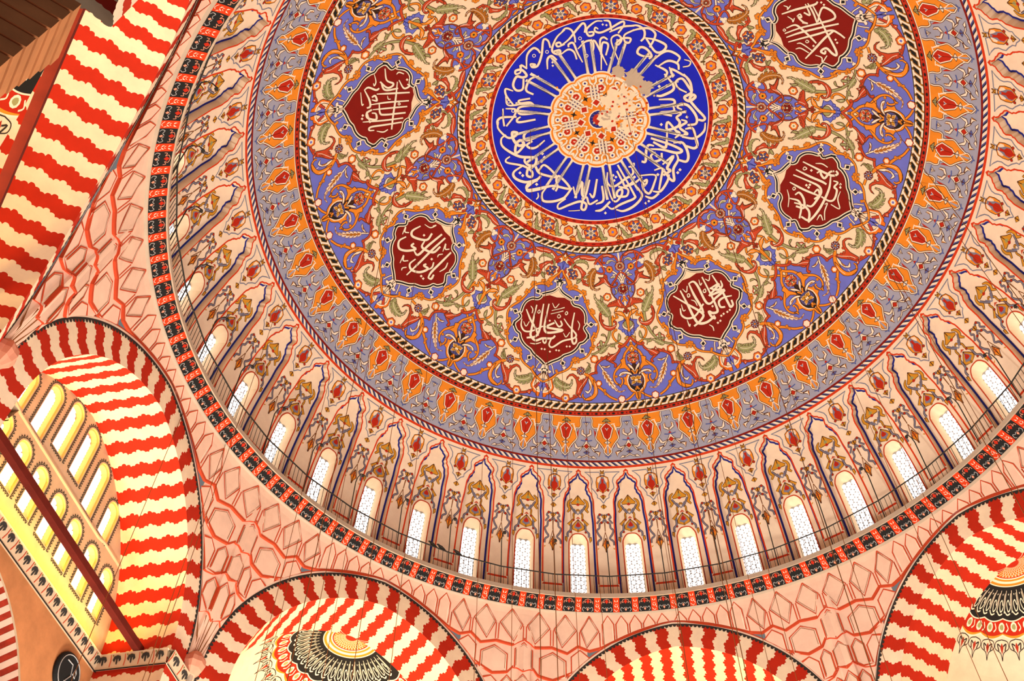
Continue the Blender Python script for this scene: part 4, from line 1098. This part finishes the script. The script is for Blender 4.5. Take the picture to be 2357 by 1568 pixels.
medal(5, (810, 150, 5.27), [(22, '550 200 530 400 500 600 480 780'), (20, '220 480 430 450 690 430'), (22, '300 350 500 340 700 330'), (20, '250 540 450 520 670 500'), (24, '330 470 340 580 400 600 650 575'), (20, '130 690 380 670 620 640'), (22, '270 790 210 790 230 750 420 720 605 690'), (26, '240 580 290 590 290 660 190 640 180 580 240 540'), (24, '180 560 220 700'), (24, '150 300 200 270 290 300 330 280'), (24, '150 300 210 420 220 500 180 520'), (24, '240 420 300 430 280 370 240 390'), (24, '400 40 420 180 500 220 480 260 420 270 340 200'), (24, '350 200 400 300 560 280'), (22, '570 180 630 280 700 250 670 230'), (14, '270 110 290 200 270 250 260 220'), (14, '105 330 120 480 140 470'), (12, '555 470 570 455 585 470 570 482 555 470'), (16, '540 110 570 85 630 105'), (16, '300 800 380 810 435 780'), (12, '430 370 440 410 470 410')], '668 175 130 610 122 650')
medal(6, (890, 490, 5.27), [(26, '240 755 400 600 560 440 710 305'), (26, '500 790 540 720 660 600 780 480'), (26, '500 790 540 800 570 750'), (28, '330 460 380 510 500 400 670 260'), (28, '235 290 150 340 150 430 240 460 350 440 300 400 330 370'), (28, '410 160 310 220 320 290 480 330 550 250'), (28, '460 340 430 420 560 480 650 410'), (28, '350 560 280 620 300 690 400 720 500 680 450 640 480 620'), (20, '500 690 550 660 570 600'), (16, '190 260 230 170 220 230 270 240'), (16, '160 610 205 515 200 580 260 580'), (16, '680 470 715 375 710 440 760 440'), (14, '460 140 530 180 600 150 560 160'), (16, '640 715 710 670 740 605'), (14, '180 700 190 670 240 660'), (14, '615 540 630 510 680 500')], '452 272 545 562 418 768 442 798')

# -- blue disc: radial uprights from the rosette and the broad letter bowls between them
d = Deco(DOME, base=.004)
d.frame(1120, 150, 6.4); script(d, 'white', [(36, '490 0 500 100 430 130 430 80 520 70 590 150 530 180 440 170 390 290 440 370 530 350 545 200'), (34, '770 160 650 200 590 300 590 380 690 430'), (32, '280 460 320 590 560 570 690 600 640 550 500 560 480 520 640 490'), (34, '690 600 520 610 460 650 500 720 720 710'), (34, '500 760 450 800 480 840 720 800'), (36, '240 640 260 900'), (30, '280 640 420 650 410 740 290 900'), (34, '160 900 160 820 230 770 440 760'), (30, '390 380 280 350 290 450 390 580')])
d.frame(1120, 280, 5.6); script(d, 'white', [(36, '150 0 150 90 260 200 340 200 400 150 330 140 350 240 420 310 480 280 430 240 380 300 370 390 410 390 500 290'), (34, '250 170 190 220 200 310 300 390 430 450 560 460 640 470 620 560 540 560 490 510 500 460'), (32, '630 90 510 140 480 200 530 240 710 170'), (30, '750 240 640 330 560 340 520 300 590 250'), (32, '300 450 250 490 270 530 470 570 580 640 580 710 520 690 540 600 620 570 660 640 720 680 900 710 750 560 670 630'), (34, '480 560 350 650 370 730 500 780 640 750 700 700'), (30, '660 760 530 810 540 880 800 830')])
d.frame(1210, 370, 6.4); script(d, 'white', [(34, '150 290 20 400 40 450 200 420 400 370 650 410 500 230 450 280 470 380 440 450'), (36, '300 400 240 490 260 590 400 600 540 560 600 510 680 400'), (34, '590 560 480 640 490 710 640 650 800 600 890 640 870 720 820 700 850 570 900 540 940 640 1060 580'), (36, '700 380 740 500 830 310 830 490 880 510 940 280'), (34, '940 480 1000 530 1050 270'), (16, '630 740 800 730'), (20, '180 470 185 530 155 570')])
d.frame(1370, 370, 6.4); script(d, 'white', [(34, '180 170 180 320 280 380 490 240 560 300 450 380 400 300 320 150'), (34, '10 640 120 580 100 370'), (34, '170 340 240 550 310 600 390 500 390 420 330 450 330 520 460 520 480 420 340 380'), (36, '0 740 100 720 220 600'), (34, '170 660 250 710 360 650 450 610 580 550 560 470 330 60'), (36, '310 720 420 740 580 660 690 520 620 390'), (34, '640 220 880 210 870 330 800 480 720 430 700 330 760 280 750 340 690 340'), (36, '730 520 840 550 940 480'), (34, '870 140 990 110 970 260 940 430'), (36, '850 450 960 450 1060 310 1090 200'), (32, '420 370 560 340 690 240'), (34, '490 90 560 80 570 30'), (32, '540 100 560 180 500 240')])
d.frame(1450, 300, 5.6); script(d, 'white', [(34, '250 240 420 250 600 290 670 260 540 190 270 100'), (34, '310 200 240 190 210 260 200 400 150 400'), (32, '330 280 270 330 310 400 400 370 410 290'), (36, '420 440 560 330 480 480 520 520 430 580'), (34, '560 160 680 160 750 300 730 400 620 380'), (34, '600 300 620 380 560 500 570 640 520 630 440 520'), (34, '480 0 470 180 440 220 300 150'), (34, '820 0 870 170 830 230 720 200'), (32, '580 100 640 40 590 0')])
d.frame(1470, 170, 5.6); script(d, 'white', [(34, '330 0 440 130 440 210 300 280 230 280'), (36, '620 240 510 180 480 100 560 60 640 160 680 240 590 300 650 350 730 300 700 270 660 330 740 440 850 560 830 600 770 590'), (34, '580 0 660 100 690 220'), (32, '260 330 440 330 450 390 280 410'), (32, '440 400 450 480 280 500 430 540'), (34, '560 460 500 430 540 390 640 410 740 540 740 640 630 660'), (34, '470 480 550 510 490 560 530 620 500 680 370 720 380 620 510 770'), (32, '550 590 620 620 530 690 630 770 580 780'), (34, '600 710 700 710 750 900'), (30, '860 630 840 740 720 830 560 810')])
d.frame(1450, 40, 6.4); script(d, 'white', [(34, '0 120 120 120 210 190 210 290 160 350'), (34, '0 210 120 170 280 160 370 230 360 310 290 440'), (36, '310 570 200 570 110 520 150 440 240 460 320 560 280 610'), (36, '220 300 380 330 530 410 480 500 370 500 240 310'), (34, '270 690 480 520 600 500 730 580 700 660'), (34, '400 730 560 640 700 680 720 770'), (36, '580 730 640 880 610 760 840 880'), (34, '370 700 540 790 520 880'), (20, '800 620 890 650 870 710 780 730')])
d.frame(1290, 40, 7.46); script(d, 'white', [(34, '0 280 80 190 180 210 240 320 255 430'), (38, '0 490 140 380 270 220 380 100 430 150 415 260'), (36, '720 60 600 70 450 200 480 310 560 300 560 250 480 255'), (36, '650 200 600 170 590 230 680 260 830 200 1060 70 1090 130 990 270'), (36, '740 50 840 70 875 220'), (36, '840 250 1060 160 1270 140'), (36, '1010 770 890 480 880 350 980 300 1050 370 1000 460 950 450 1060 360 1200 360 1180 430 1110 420 1100 300 1270 210'), (34, '300 540 420 420 540 400 570 500 555 580'), (36, '380 770 290 600 220 440 140 460 140 510'), (34, '690 640 680 400 740 340 810 380'), (34, '800 820 620 450 560 385'), (36, '700 900 710 480 770 430 820 480 780 650'), (34, '0 640 130 550 230 590 280 720')])
d.frame(1130, 40, 7.46); script(d, 'white', [(38, '610 870 620 650 720 530 800 550 845 610'), (38, '690 850 680 800 760 810 700 850 800 830 870 640 900 390 980 400 1020 520'), (38, '1269 210 1130 340 1050 530 1080 610 1180 630 1180 560 1080 580'), (36, '1269 460 1150 500 1120 450 1180 430 1210 480'), (38, '970 890 970 720 1040 660 1130 730'), (36, '520 890 520 820 620 880')])
for fr, dots in (((1290, 40, 7.46), '725 120 790 130 1078 518 870 695'), ((1370, 370, 6.4), '580 238 920 202 265 215 305 240 240 262 280 290 150 770 790 595 745 625'), ((1470, 170, 5.6), '235 110 265 160 360 155 623 555 292 652'), ((1120, 280, 5.6), '430 660 465 695 645 808 718 412 745 460 708 512'), ((1450, 300, 5.6), '345 327 360 570 57 602 645 508 616 545'), ((1130, 40, 7.46), '1056 770 1062 828'), ((1210, 370, 6.4), '160 345')):
    d.frame(*fr)
    for x, y in P2(dots): d.poly('white', [(x - 22, y), (x, y - 22), (x + 22, y), (x, y + 22)], 6)
d.frame(1200, 100, 1.0)
for x, y in P2('29 28 59 19 135 -12 150 28 -29 134 -19 155 86 131'): d.ring('white', (x, y), 3.4, 1.6, 6)
d.emit(B_round)
d = Deco(DOME, base=.005); f = DOME.met(0, 12); IDT = lambda q: np.asarray(q, float)
class Pol:
    """flat polar chart of the crown: metres from the apex"""
    def __call__(s, q): q = np.atleast_2d(np.asarray(q, float)); return np.stack([np.degrees(np.arctan2(q[:, 1], q[:, 0])), np.degrees(np.hypot(q[:, 0], q[:, 1]) / RS)], 1)
class DomeP:
    def xyz(s, q, off=0.0): return DOME.xyz(Pol()(q), off)
    def uv(s, q): return q
dp = Deco(DomeP(), base=.005); dp.local(IDT)
pol = lambda a, r: np.array([r * math.cos(R_(a)), r * math.sin(R_(a))])
for k in range(16):
    for q in (-2.6, 2.6): dp.stroke('white', [pol(k * 22.5 + q * 1.6, 2.15), pol(k * 22.5 + q, 3.9)], .13, 2, line='navy', lw=.015)
ro = lambda R, dd: [pol(a, R * (1 - dd + dd * abs(math.sin(R_(a * 8))) ** .5)) for a in np.arange(0, 360, 2.5)]
dp.poly('white', ro(2.32, .05), 5); dp.poly('orange', ro(2.25, .05), 6); dp.poly('white', ro(2.16, .05), 7); dp.poly('orange', ro(2.02, .05), 8)
for k in range(16):
    a = k * 22.5
    for q in (-2.6, 2.6): dp.stroke('white', [pol(a + q * 1.6, 2.1), pol(a + q * 1.6, 1.82), pol(a + q * .4, 1.7)], .09, 9, line='outline', lw=.012)
    c = pol(a + 11.25, 1.86); dp.disc('white', c, .13, 9, line='outline', lw=.012); dp.disc('navy', c, .06, 10, n=4)
    c = pol(a + 11.25, 1.52); dp.disc('white', c, .24, 9, n=8, line='outline', lw=.012); dp.disc('crimson', c, .16, 10, n=6)
    c = pol(a, 1.32); t0 = R_(a) + (PI / 4 if k % 2 else 0); e = np.array([math.cos(t0), math.sin(t0)]); g = np.array([-e[1], e[0]])
    if k % 2 == 0:
        dp.poly('navy', [c + e * .3, c + g * .3, c - e * .3, c - g * .3], 9)
        for o in (-.15, 0, .15):
            dp.stroke('white', [c + e * o - g * .36, c + e * o + g * .36], .085, 10, line='outline', lw=.012); dp.stroke('white', [c + g * o - e * .36, c + g * o + e * .36], .085, 10.6, line='outline', lw=.012)
        c = pol(a, .82); dp.poly('white', [c + pol(a + b, .26) for b in (0, 90, 180, 270)], 9, line='outline', lw=.012); dp.poly('crimson', [c + pol(a + b, .16) for b in (0, 90, 180, 270)], 10)
    else:
        c = pol(a, 1.16); dp.poly('black', [c + pol(a + b, .17 if b % 90 == 0 else .06) for b in range(0, 360, 45)], 9)
        dp.stroke('white', [pol(a - 18, 1.05), pol(a, .62), pol(a + 18, 1.05)], .08, 9, line='outline', lw=.012)
dp.disc('navy', (0, 0), .42, 11, n=16, line='white', lw=.05); dp.disc('crimson', (0, 0), .28, 12, n=12)
r2 = np.random.default_rng(3)                              # flaked plaster right of the crown
def flake(c, R, key, z, n=26): dp.poly(key, [np.array(c) + R * (0.65 + .5 * r2.random()) * np.array([math.cos(t), math.sin(t)]) for t in np.linspace(0, 2 * PI, n, endpoint=False)], z)
hit = Pol()(DOME.xyz(DOME.uv([(1, 1)]))[:, :2]) if False else None
def crown(px): u = DOME.uv([px])[0]; return pol(u[0], R_(u[1]) * RS)
for px, R, k in (((1425, 235), .8, 'cream'), ((1400, 275), .5, 'cream'), ((1460, 180), .45, 'stone'), ((1485, 200), .38, 'stone'), ((1425, 165), .32, 'stone'), ((1395, 265), .36, 'stone'), ((1445, 290), .4, 'cream')): flake(crown(px), R, k, 14)
for i in range(60): flake(crown((1415 + 40 * r2.standard_normal(), 240 + 38 * r2.standard_normal())), .06, ('orange', 'stone', 'crimson')[i % 3], 16, 9)
dp.emit(B_round)

# -- flower band
d = Deco(DOME); d.frame(1300, 500, 8.98)
for c, big in (((540, 332), 1), ((990, 308), 0)):
    c = np.array(c, float)
    for s_ in (1, -1):
        q = lambda L_: [c + s_ * np.array(t) for t in L_]
        d.poly('orange', q([(-120, -60), (-190, -90), (-240, -170), (-195, -160), (-150, -172), (-120, -150), (-60, -130)]) , 3, line='outline'); d.stroke('darkred', q([(-170, 40), (-185, -30), (-140, -95), (-80, -112)]), 16, 4, 4)
        d.disc('darkred', c + s_ * np.array([-105, -165]), 15, 3); d.disc('darkred', c + s_ * np.array([125, -150]), 15, 3)
        leaf(d, 'green', q([(-110, 120), (-200, 140), (-250, 20), (-290, -100), (-380, -150)]) if s_ > 0 else q([(-110, 120), (-130, 115)]), 95, 7, 4, rib=None, dark='olive')
    flower(d, c, 150 if big else 105, 6, ('red', 'orange', 'white') if big else ('red', 'orange', 'orange'), 'black' if big else 'blue')
    if big: petals(d, c, 140, 'violet', 6, 10, .36, .52); petals(d, c, 70, 'white', 6, 11, .4, .52, eye='black')
d.emit(B_flow, ring_reps(16))

# -- palmettes (pixel frame of one of them, mirrored about its own axis)
d = Deco(DOME); d.frame(1340, 940, 6.4); pax = DOME.uv([(1340 + 385 / 6.4, 940 + 400 / 6.4)])[0, 0]
d.poly('crimson', '190 310 215 350 235 420 205 440', 2); d.poly('crimson', '260 500 340 600 300 580', 2)
d.poly('orange', '385 150 385 700 350 650 345 610 290 530 225 450 240 380 255 300 200 300 170 260 180 190 150 150 160 130 385 130', 3); 
d.stroke('white', '150 140 165 185 160 250 185 295 240 300 230 380 222 450 290 530 345 612 345 650 400 698', 13, 4, 3, line='outline'); d.poly('white', '240 300 262 240 275 250 255 330 240 340', 4)
d.stroke('white', '255 235 300 240 345 260', 12, 5); d.stroke('white', '345 620 385 550 410 540', 11, 5)
d.poly('white', '385 200 330 235 280 300 310 380 330 440 385 480', 5, 1, line='outline'); d.poly('crimson', '385 220 340 250 300 300 325 370 345 430 385 462', 6, 1); d.poly('white', '350 290 385 335 385 300', 7); d.poly('steel', '360 295 385 320 385 300', 8)
d.poly('white', '340 510 385 480 385 530', 6, line='outline'); d.poly('green', '310 200 370 150 385 150 385 200', 6, line='outline'); d.stroke('steel', '355 700 400 720 400 740', 12, 5)
d.poly('crimson', '80 510 130 560 85 610 60 580 60 530', 4); d.stroke('white', '75 510 135 562 80 612', 11, 5, line='outline'); d.stroke('white', '80 480 110 540 160 590 200 640 270 650', 12, 5, 3, line='outline'); d.poly('white', '120 560 210 580 250 510 265 520 250 590 200 610', 5, line='outline')
d.poly('white', '200 640 250 645 290 650 265 720 250 680', 5, line='outline'); d.poly('ochre', '270 655 295 650 265 710', 6); d.poly('white', '70 405 130 370 125 310 155 330 158 390 90 430', 5, line='outline'); d.poly('ochre', '120 370 128 310 140 350', 6)
d.poly('crimson', '75 435 105 470 75 480', 5); d.stroke('steel', '75 475 110 485 165 475', 14, 6, 3); d.poly('steel', '75 630 130 655 85 680', 6, line='outline'); d.stroke('white', '80 690 130 720 200 735', 10, 5, 3, line='outline'); d.poly('white', '150 720 190 705 235 745 180 740', 6, line='outline'); d.poly('white', '75 210 110 225 75 270', 5, line='outline'); d.stroke('steel', '75 205 135 212', 10, 6)
ph = 98.3 - pax
d.emit(B_palm, [(pax, ph + 360 / 42 * k, sg) for k in range(42) for sg in (1, -1)])

# -- ornament of the niches and of the wall between them
nf1, nf2 = (1270, 1060, 7.4667), (1270, 1160, 7.4667)
d = Deco(DOME, base=.004); d.frame(*nf1); wax = DOME.uv([(1270 + 897 / 7.4667, 1160)])[0, 0]
d.stroke('greyline', '825 270 840 260 820 205 570 205 640 255 690 310 705 370 690 430 690 480 740 530 790 600 790 645 840 670 897 740', 15, 3)
d.poly('orange', '897 260 840 270 780 300 765 380 775 470 830 525 897 570', 3, 1, line='outline'); d.poly('pale', '890 285 830 290 790 320 790 370 830 400 897 300', 4, 1); d.poly('greyline', '897 280 850 300 835 350 810 400 805 480 850 520 897 540', 5, 1); d.poly('crimson', '897 305 862 340 870 380 825 420 820 480 850 515 897 570', 6, 1)
d.poly('gold', '897 172 848 225 897 240', 5, line='outline'); d.poly('gold', '897 600 840 620 870 650 897 680', 5, line='outline'); d.poly('crimson', '870 600 897 590 897 620', 6); d.poly('gold', '897 760 850 800 897 840', 5, line='outline'); blobs(d, '795 517', 18, 'crimson', 5)
d.frame(*nf2)
d.poly('gold', '915 188 865 215 890 250 915 265', 5, line='outline'); d.stroke('greyline', '915 260 880 320 830 350 825 420 785 460 810 530 860 600 805 650 800 720', 17, 4, 3, line='outline'); d.stroke('greyline', '880 200 830 190 800 240 835 270 780 345', 15, 4, 3, line='outline'); blobs(d, '862 325 830 188', 16, 'crimson', 5)
d.stroke('umber', '921 320 927 480', 10, 4); d.stroke('umber', '927 490 875 735', 11, 4); d.poly('orange', '935 600 915 640 890 720 930 780 945 840 945 600', 5, line='outline'); d.stroke('red', '905 690 945 695', 14, 6); d.stroke('red', '915 655 945 655', 10, 6); d.poly('gold', '795 770 830 765 800 800', 5)
d.post = lambda q: np.stack([q[:, 0], q[:, 1]], 1)
d.emit(B_drum, [(wax, niche_az(k) + 4.5 - wax, sg) for k in NK[:] for sg in (1, -1)])
DN = Deco(BACK, base=.004); DN.frame(*nf1); nax = BACK.uv([(1270 + 462 / 7.4667, 1150)])[0, 0]
DN.poly('gold', '460 605 400 680 340 730 360 760 430 760 462 770', 4, line='outline'); DN.poly('green', '460 680 425 720 462 745', 5); DN.poly('crimson', '462 735 430 770 462 790', 6)
DN.stroke('gold', '365 665 310 710 300 780 330 830 285 890', [10, 30, 36, 40, 14], 4, 3, line='outline'); DN.stroke('greyline', '330 770 380 850 430 920', 17, 5, 3, line='outline')
DN.frame(*nf2); DN.stroke('greyline', '400 90 462 190', 16, 5); DN.stroke('gold', '465 100 390 180 390 260 300 360', [12, 18, 16, 40], 4, 3, line='outline'); DN.stroke('greyline', '345 330 340 450 290 500 290 570', 20, 4, 3, line='outline')
DN.poly('gold', '470 270 400 340 362 390 370 440 480 492', 5, 1, line='outline'); DN.poly('greyline', '472 290 420 360 400 410 472 450', 6, 1); DN.poly('crimson', '474 310 430 360 430 395 474 405', 7, 1); blobs(DN, '342 485 390 280', 14, 'crimson', 5); DN.poly('gold', '250 560 285 580 275 660 245 620', 5, line='outline'); DN.poly('red', '465 225 425 262 465 258', 6)

# -- cornice: red tongues between black panels with leaf scrolls
CO = Cone(); d = Deco(CO, base=.006); MX = lambda q: np.atleast_2d(np.asarray(q, float)) * np.array([3.0, 1.0]); d.local(MX)
d.poly('vermilion', [(-.17, 0), (.17, 0), (.17, 1), (-.17, 1)], 1)
for s_ in (1, -1):
    for y, x in ((.2, .09), (.36, .11), (.52, .09)): d.poly('white', [(0, y + .12), (s_ * x, y - .06), (s_ * x * .9, y + .06)], 2)
    d.stroke('white', [(0, .92), (s_ * .11, .78), (s_ * .09, .62)], .025, 2, 3); d.stroke('silver', [(s_ * .03 + .5, .62), (.5 + s_ * .12, .72), (.5 + s_ * .22, .62), (.5 + s_ * .27, .8), (.5 + s_ * .2, .92)], .03, 2, 3)
    d.stroke('blush', [(.5, .1), (.5 + s_ * .16, .18), (.5 + s_ * .12, .34), (.5 + s_ * .24, .26), (.5 + s_ * .26, .4)], .025, 2, 3)
d.poly('crimson', [(.5, .12), (.6, .26), (.5, .4), (.4, .26)], 1.5); d.poly('blush', [(.5, .66), (.56, .78), (.5, .9), (.44, .78)], 1.6)
d.emit(B_cor, ring_reps(120))
# -- lettering and scrolls on the black rings of the half domes
for az in SEMI:
    S, mb = SEMI[az]; d = Deco(S, base=.006); q = lambda p: np.atleast_2d(np.asarray(p, float)); d.local(lambda p: q(p) * np.array([1, .01]))
    r3 = np.random.default_rng(az)
    for u in range(-84, 90, 8):
        d.stroke('white', [(u, 15.5), (u + 1, 25 + 2 * r3.random())], .75, 2); d.stroke('white', [(u + 1.5, 17), (u + 2.4, 24), (u + 5, 26), (u + 6.5, 22), (u + 4.5, 20.5), (u + 3, 23)], .7, 2, 4); d.stroke('white', [(u + 3, 27), (u + 6, 27.6), (u + 9, 25.5)], .7, 2, 4); d.disc('white', (u + 4.5, 17.5), .6, 2, n=4)
    for u in range(-85, 90, 10):
        d.disc('white', (u, 33.4), 2.6, 2, ry=2.4); d.disc('green', (u, 33.4), 1.6, 3, ry=1.5); d.stroke('white', [(u - 4, 31.5), (u - 5.4, 34), (u - 3.6, 35.5)], .7, 2, 3)
        for s_ in (1, -1): d.stroke('charcoal', [(u, 39), (u + s_ * 4, 40), (u + s_ * 4.5, 43), (u + s_ * 1, 45), (u, 48.5)], .45, 2, 4); d.stroke('charcoal', [(u + s_ * 1, 42), (u + s_ * 3, 41), (u + s_ * 2, 44)], .7, 2, 3)
        d.poly('marble_red', [(u, 40.5), (u + 1.1, 42.5), (u, 45.5), (u - 1.1, 42.5)], 3)
    for k in range(-9, 10):
        for s_ in (1, -1): d.stroke('cream', [(k * 10 + s_ * t * 3.2, 3 + t * .8) for t in range(0, 8)], .5, 2)
    d.emit(mb)

# ================================================================== BUILD
bands = {}
for mb, nm, lab in ((B_round, 'calligraphy_roundel', 'blue calligraphy disc'), (B_flow, 'flower_band', None), (B_brs, 'braid_band', 'small braid border'), (B_field, 'arabesque_field', None),
               (B_brl, 'braid_band', 'large braid border'), (B_palm, 'palmette_band', None), (B_rope, 'rope_band', None)):
    o = mb.build(nm, ceiling, nrm=n_dome); bands[nm] = o
    if lab: o['label'] = lab
for n in [t for t in L if not isinstance(t, str)]: L[n].build('medallion_lettering', bands['arabesque_field'], nrm=n_dome)
wall_drum = tag(B_drum.build('wall_drum', nrm=n_dome), 'cream drum wall ringed with painted niches above the gallery', 'wall', kind='structure')
ordn = lambda i: str(i) + ('th' if 10 <= i % 100 <= 20 else {1: 'st', 2: 'nd', 3: 'rd'}.get(i % 10, 'th'))
for k in NK:
    m = make_niche(k); DN.emit(m, [(nax, niche_az(k) - nax, sg) for sg in (1, -1)]); m.build('niche', wall_drum)
for i, k in enumerate(NK): tag(make_window(k, i + 1), 'arched lattice window of the drum, %s round the gallery from the upper left' % ordn(i + 1), 'window', 'drum windows', 'structure')
for i, w in enumerate(WINS):
    o = bpy.data.objects['window_%d' % (NW + 1 + i)]
    tag(o, ('lower' if i < 8 else 'upper') + ' row arched window in the buff wall, %s from its right end' % ordn((i if i < 8 else i - 8) + 1), 'window', 'side wall windows')
B_cor.build('painted_band', cornice); bd.build('bead_trim', cornice)
for az, lab in ((180, 'red and yellow striped arch framing the wall of arched windows'), (135, 'striped arch over a black calligraphy half dome at bottom left'), (90, 'striped arch with a grey wall behind at the bottom centre'),
                (45, 'striped arch with salmon soffit over the half dome at the right edge'), (225, 'large striped arch seen steeply from below at the upper left')):
    make_arch(az, lab)
for az, lab in ((135, 'half dome with black lettering ring under the bottom left arch'), (45, 'half dome with black lettering ring under the right-hand arch'), (225, 'half dome with black lettering ring in the upper left corner')):
    o = tag(SEMI[az][1].build('half_dome'), lab, 'half dome', kind='structure')

# ---- gallery railing: rail, posts; hooks; birds; tie beams; wires; plaque
rl = empty('gallery_railing', (0, 0, 27.1)); tag(rl, 'thin dark iron railing round the gallery under the drum windows', 'railing')
def cyl(az, r, z): return np.array([r * math.cos(R_(az)), r * math.sin(R_(az)), z])
off = np.array([0, 0, -27.1])
m = MB(); m.tube([cyl(niche_az(k) + 4.5, 14.95, 28.09) + off for k in range(-2, 28)] + [cyl(niche_az(27) - 4.5, 14.95, 28.09) + off], .028, 'charcoal', 6); m.build('handrail', rl)
pm = MB(); pm.tube([(0, 0, 0), (0, 0, 1.0)], .011, 'charcoal', 5); p0 = None; rest = MB(); n = 0
for k in sorted(NK, key=lambda t: abs(t - 13)):
    for i in range(12):
        az = niche_az(k) + 4.5 - .75 * i - .37
        if n < 100:
            if p0 is None: o = p0 = pm.build('post', rl)
            else: o = p0.copy(); COL.objects.link(o); o.parent = rl
            o.location = cyl(az, 14.95, 0.0); n += 1
        else: rest.tube([cyl(az, 14.95, 0), cyl(az, 14.95, 1.0)], .011, 'charcoal', 5)
rest.build('post', rl)['kind'] = 'stuff'
for i, k in enumerate(NK[:-1]):
    az = niche_az(k) - 4.5; m = MB(); c = cyl(az, 15.02, 27.1); e = -ndir(az)
    m.tube([(0, 0, 0), (0, 0, 2.5), tuple(e * .1 + np.array([0, 0, 2.72])), tuple(e * .3 + np.array([0, 0, 2.76])), tuple(e * .48 + np.array([0, 0, 2.6]))], .022, 'charcoal', 6); o = m.build('lamp_bracket'); o.location = c
    g = MB(); g.lathe(e * .48 + np.array([0, 0, 2.5]), [(.01, .1), (.05, .08), (.07, 0), (.01, -.03)], 'charcoal', 8); g.build('lamp_head', o)
    tag(o, 'dark crook-shaped lamp rod on the gallery, %s from the upper left' % ordn(i + 1), 'lamp', 'crook lamps on the gallery')
for i, (az, lab) in enumerate(((129.6, 'dark pigeon perched on the gallery rail, upper left of three'), (128.1, 'dark pigeon perched on the gallery rail, middle of three'), (125.2, 'dark pigeon perched on the gallery rail, lowest of three'))):
    m = MB(); t = tdir(az); h = np.array([0, 0, 1.0])
    m.tube([t * -.22, t * -.12 + h * .05, t * 0 + h * .09, t * .09 + h * .13, t * .14 + h * .18, t * .18 + h * .19, t * .23 + h * .17], [.012, .04, .075, .06, .04, .035, .006], 'charcoal', 10); o = m.build('pigeon', smooth=True); o.location = cyl(az, 14.95, 28.13); tag(o, lab, 'pigeon', 'pigeons on the rail')
paint_mat('beam_red', (104, 30, 18), .2, 2.0)
for az, dd, lab in ((180, 16.7, 'dark red tie beam crossing the window wall arch'), (225, 16.9, 'dark red tie beam crossing the big arch at upper left')):
    pl = Plane(az, dd); m = MB(); m.box(pl.xyz([(0, 19.17)])[0], pl.t * 5.25, pl.n * .11, (0, 0, .12), 'beam_red'); tag(m.build('tie_beam'), lab, 'beam', kind='thing')
m = MB(); c = WP.xyz([(-3.92, 17.65)], .06)[0]; m.lathe(c, [(.0, .05), (.62, .05), (.66, 0), (.66, -.05)], 'black', 32, axis=-WP.n)
root = m.build('plaque'); tag(root, 'round black inscribed plaque on the brown wall at lower left', 'plaque')
m = MB(); P_ = lambda L_: WP.xyz([(-3.92 + x, 17.65 + y) for x, y in L_], .125); 
m.tube(P_([(.56 * math.cos(t), .56 * math.sin(t)) for t in np.linspace(0, 2 * PI, 33)]), .015, 'silver', 5); m.tube(P_([(.3, .3), (0, .32), (-.1, 0), (.1, -.3)]), .02, 'silver', 5); m.tube(P_([(-.3, .2), (-.2, .3), (-.15, .1), (-.3, .05), (-.3, .2)]), .02, 'silver', 5); m.build('lettering', root)
for i, (px, top) in enumerate([((x, y), v) for x, y, v in ((1385, 300, 3), (1440, 250, 8), (1470, 420, 14), (1220, 300, 20), (1240, 330, 22), (1560, 200, 24), (1000, 700, 40), (960, 600, 38), (1180, 900, 50), (1290, 800, 44), (1340, 880, 48), (1600, 820, 47), (1660, 900, 52), (1750, 700, 45), (1900, 650, 50), (2020, 560, 52), (2120, 420, 52), (760, 860, 59), (860, 760, 50), (700, 1180, 80), (820, 1130, 70), (1110, 1060, 60), (1500, 1060, 60), (1960, 880, 60), (440, 900, 80), (560, 900, 75), (640, 700, 58), (1830, 240, 36), (1960, 160, 42), (930, 330, 34))]):
    X = DOME.xyz(DOME.uv([px]), .05)[0]; m = MB(); m.tube([(0, 0, 0), (.05, 0, -12), (0, 0, -X[2] + 3.2)], .011, 'umber', 5); o = m.build('hanging_wire'); o.location = X
    tag(o, 'thin wire hanging straight down from the dome to the lamp ring below', 'wire', 'hanging wires')
# ---- pier block at the upper left and a plain floor far below
m = MB(); p4 = Plane(225, 16.3)
for i in range(9): m.box(p4.xyz([(5.75, 13.2 - i * .32)], .0)[0], p4.t * (.45 - .02 * i), p4.n * (.5 - .02 * i), (0, 0, .15), 'brown_stone')
tag(m.build('pier_capital'), 'stepped brown stone capital in the upper left corner', 'capital', kind='structure')
m = MB(); m.add([(-40, -40, -1.6), (40, -40, -1.6), (40, 40, -1.6), (-40, 40, -1.6)], [(0, 1, 2, 3)], 'marble_red'); tag(m.build('floor'), 'red carpeted floor of the hall', 'floor', kind='structure')
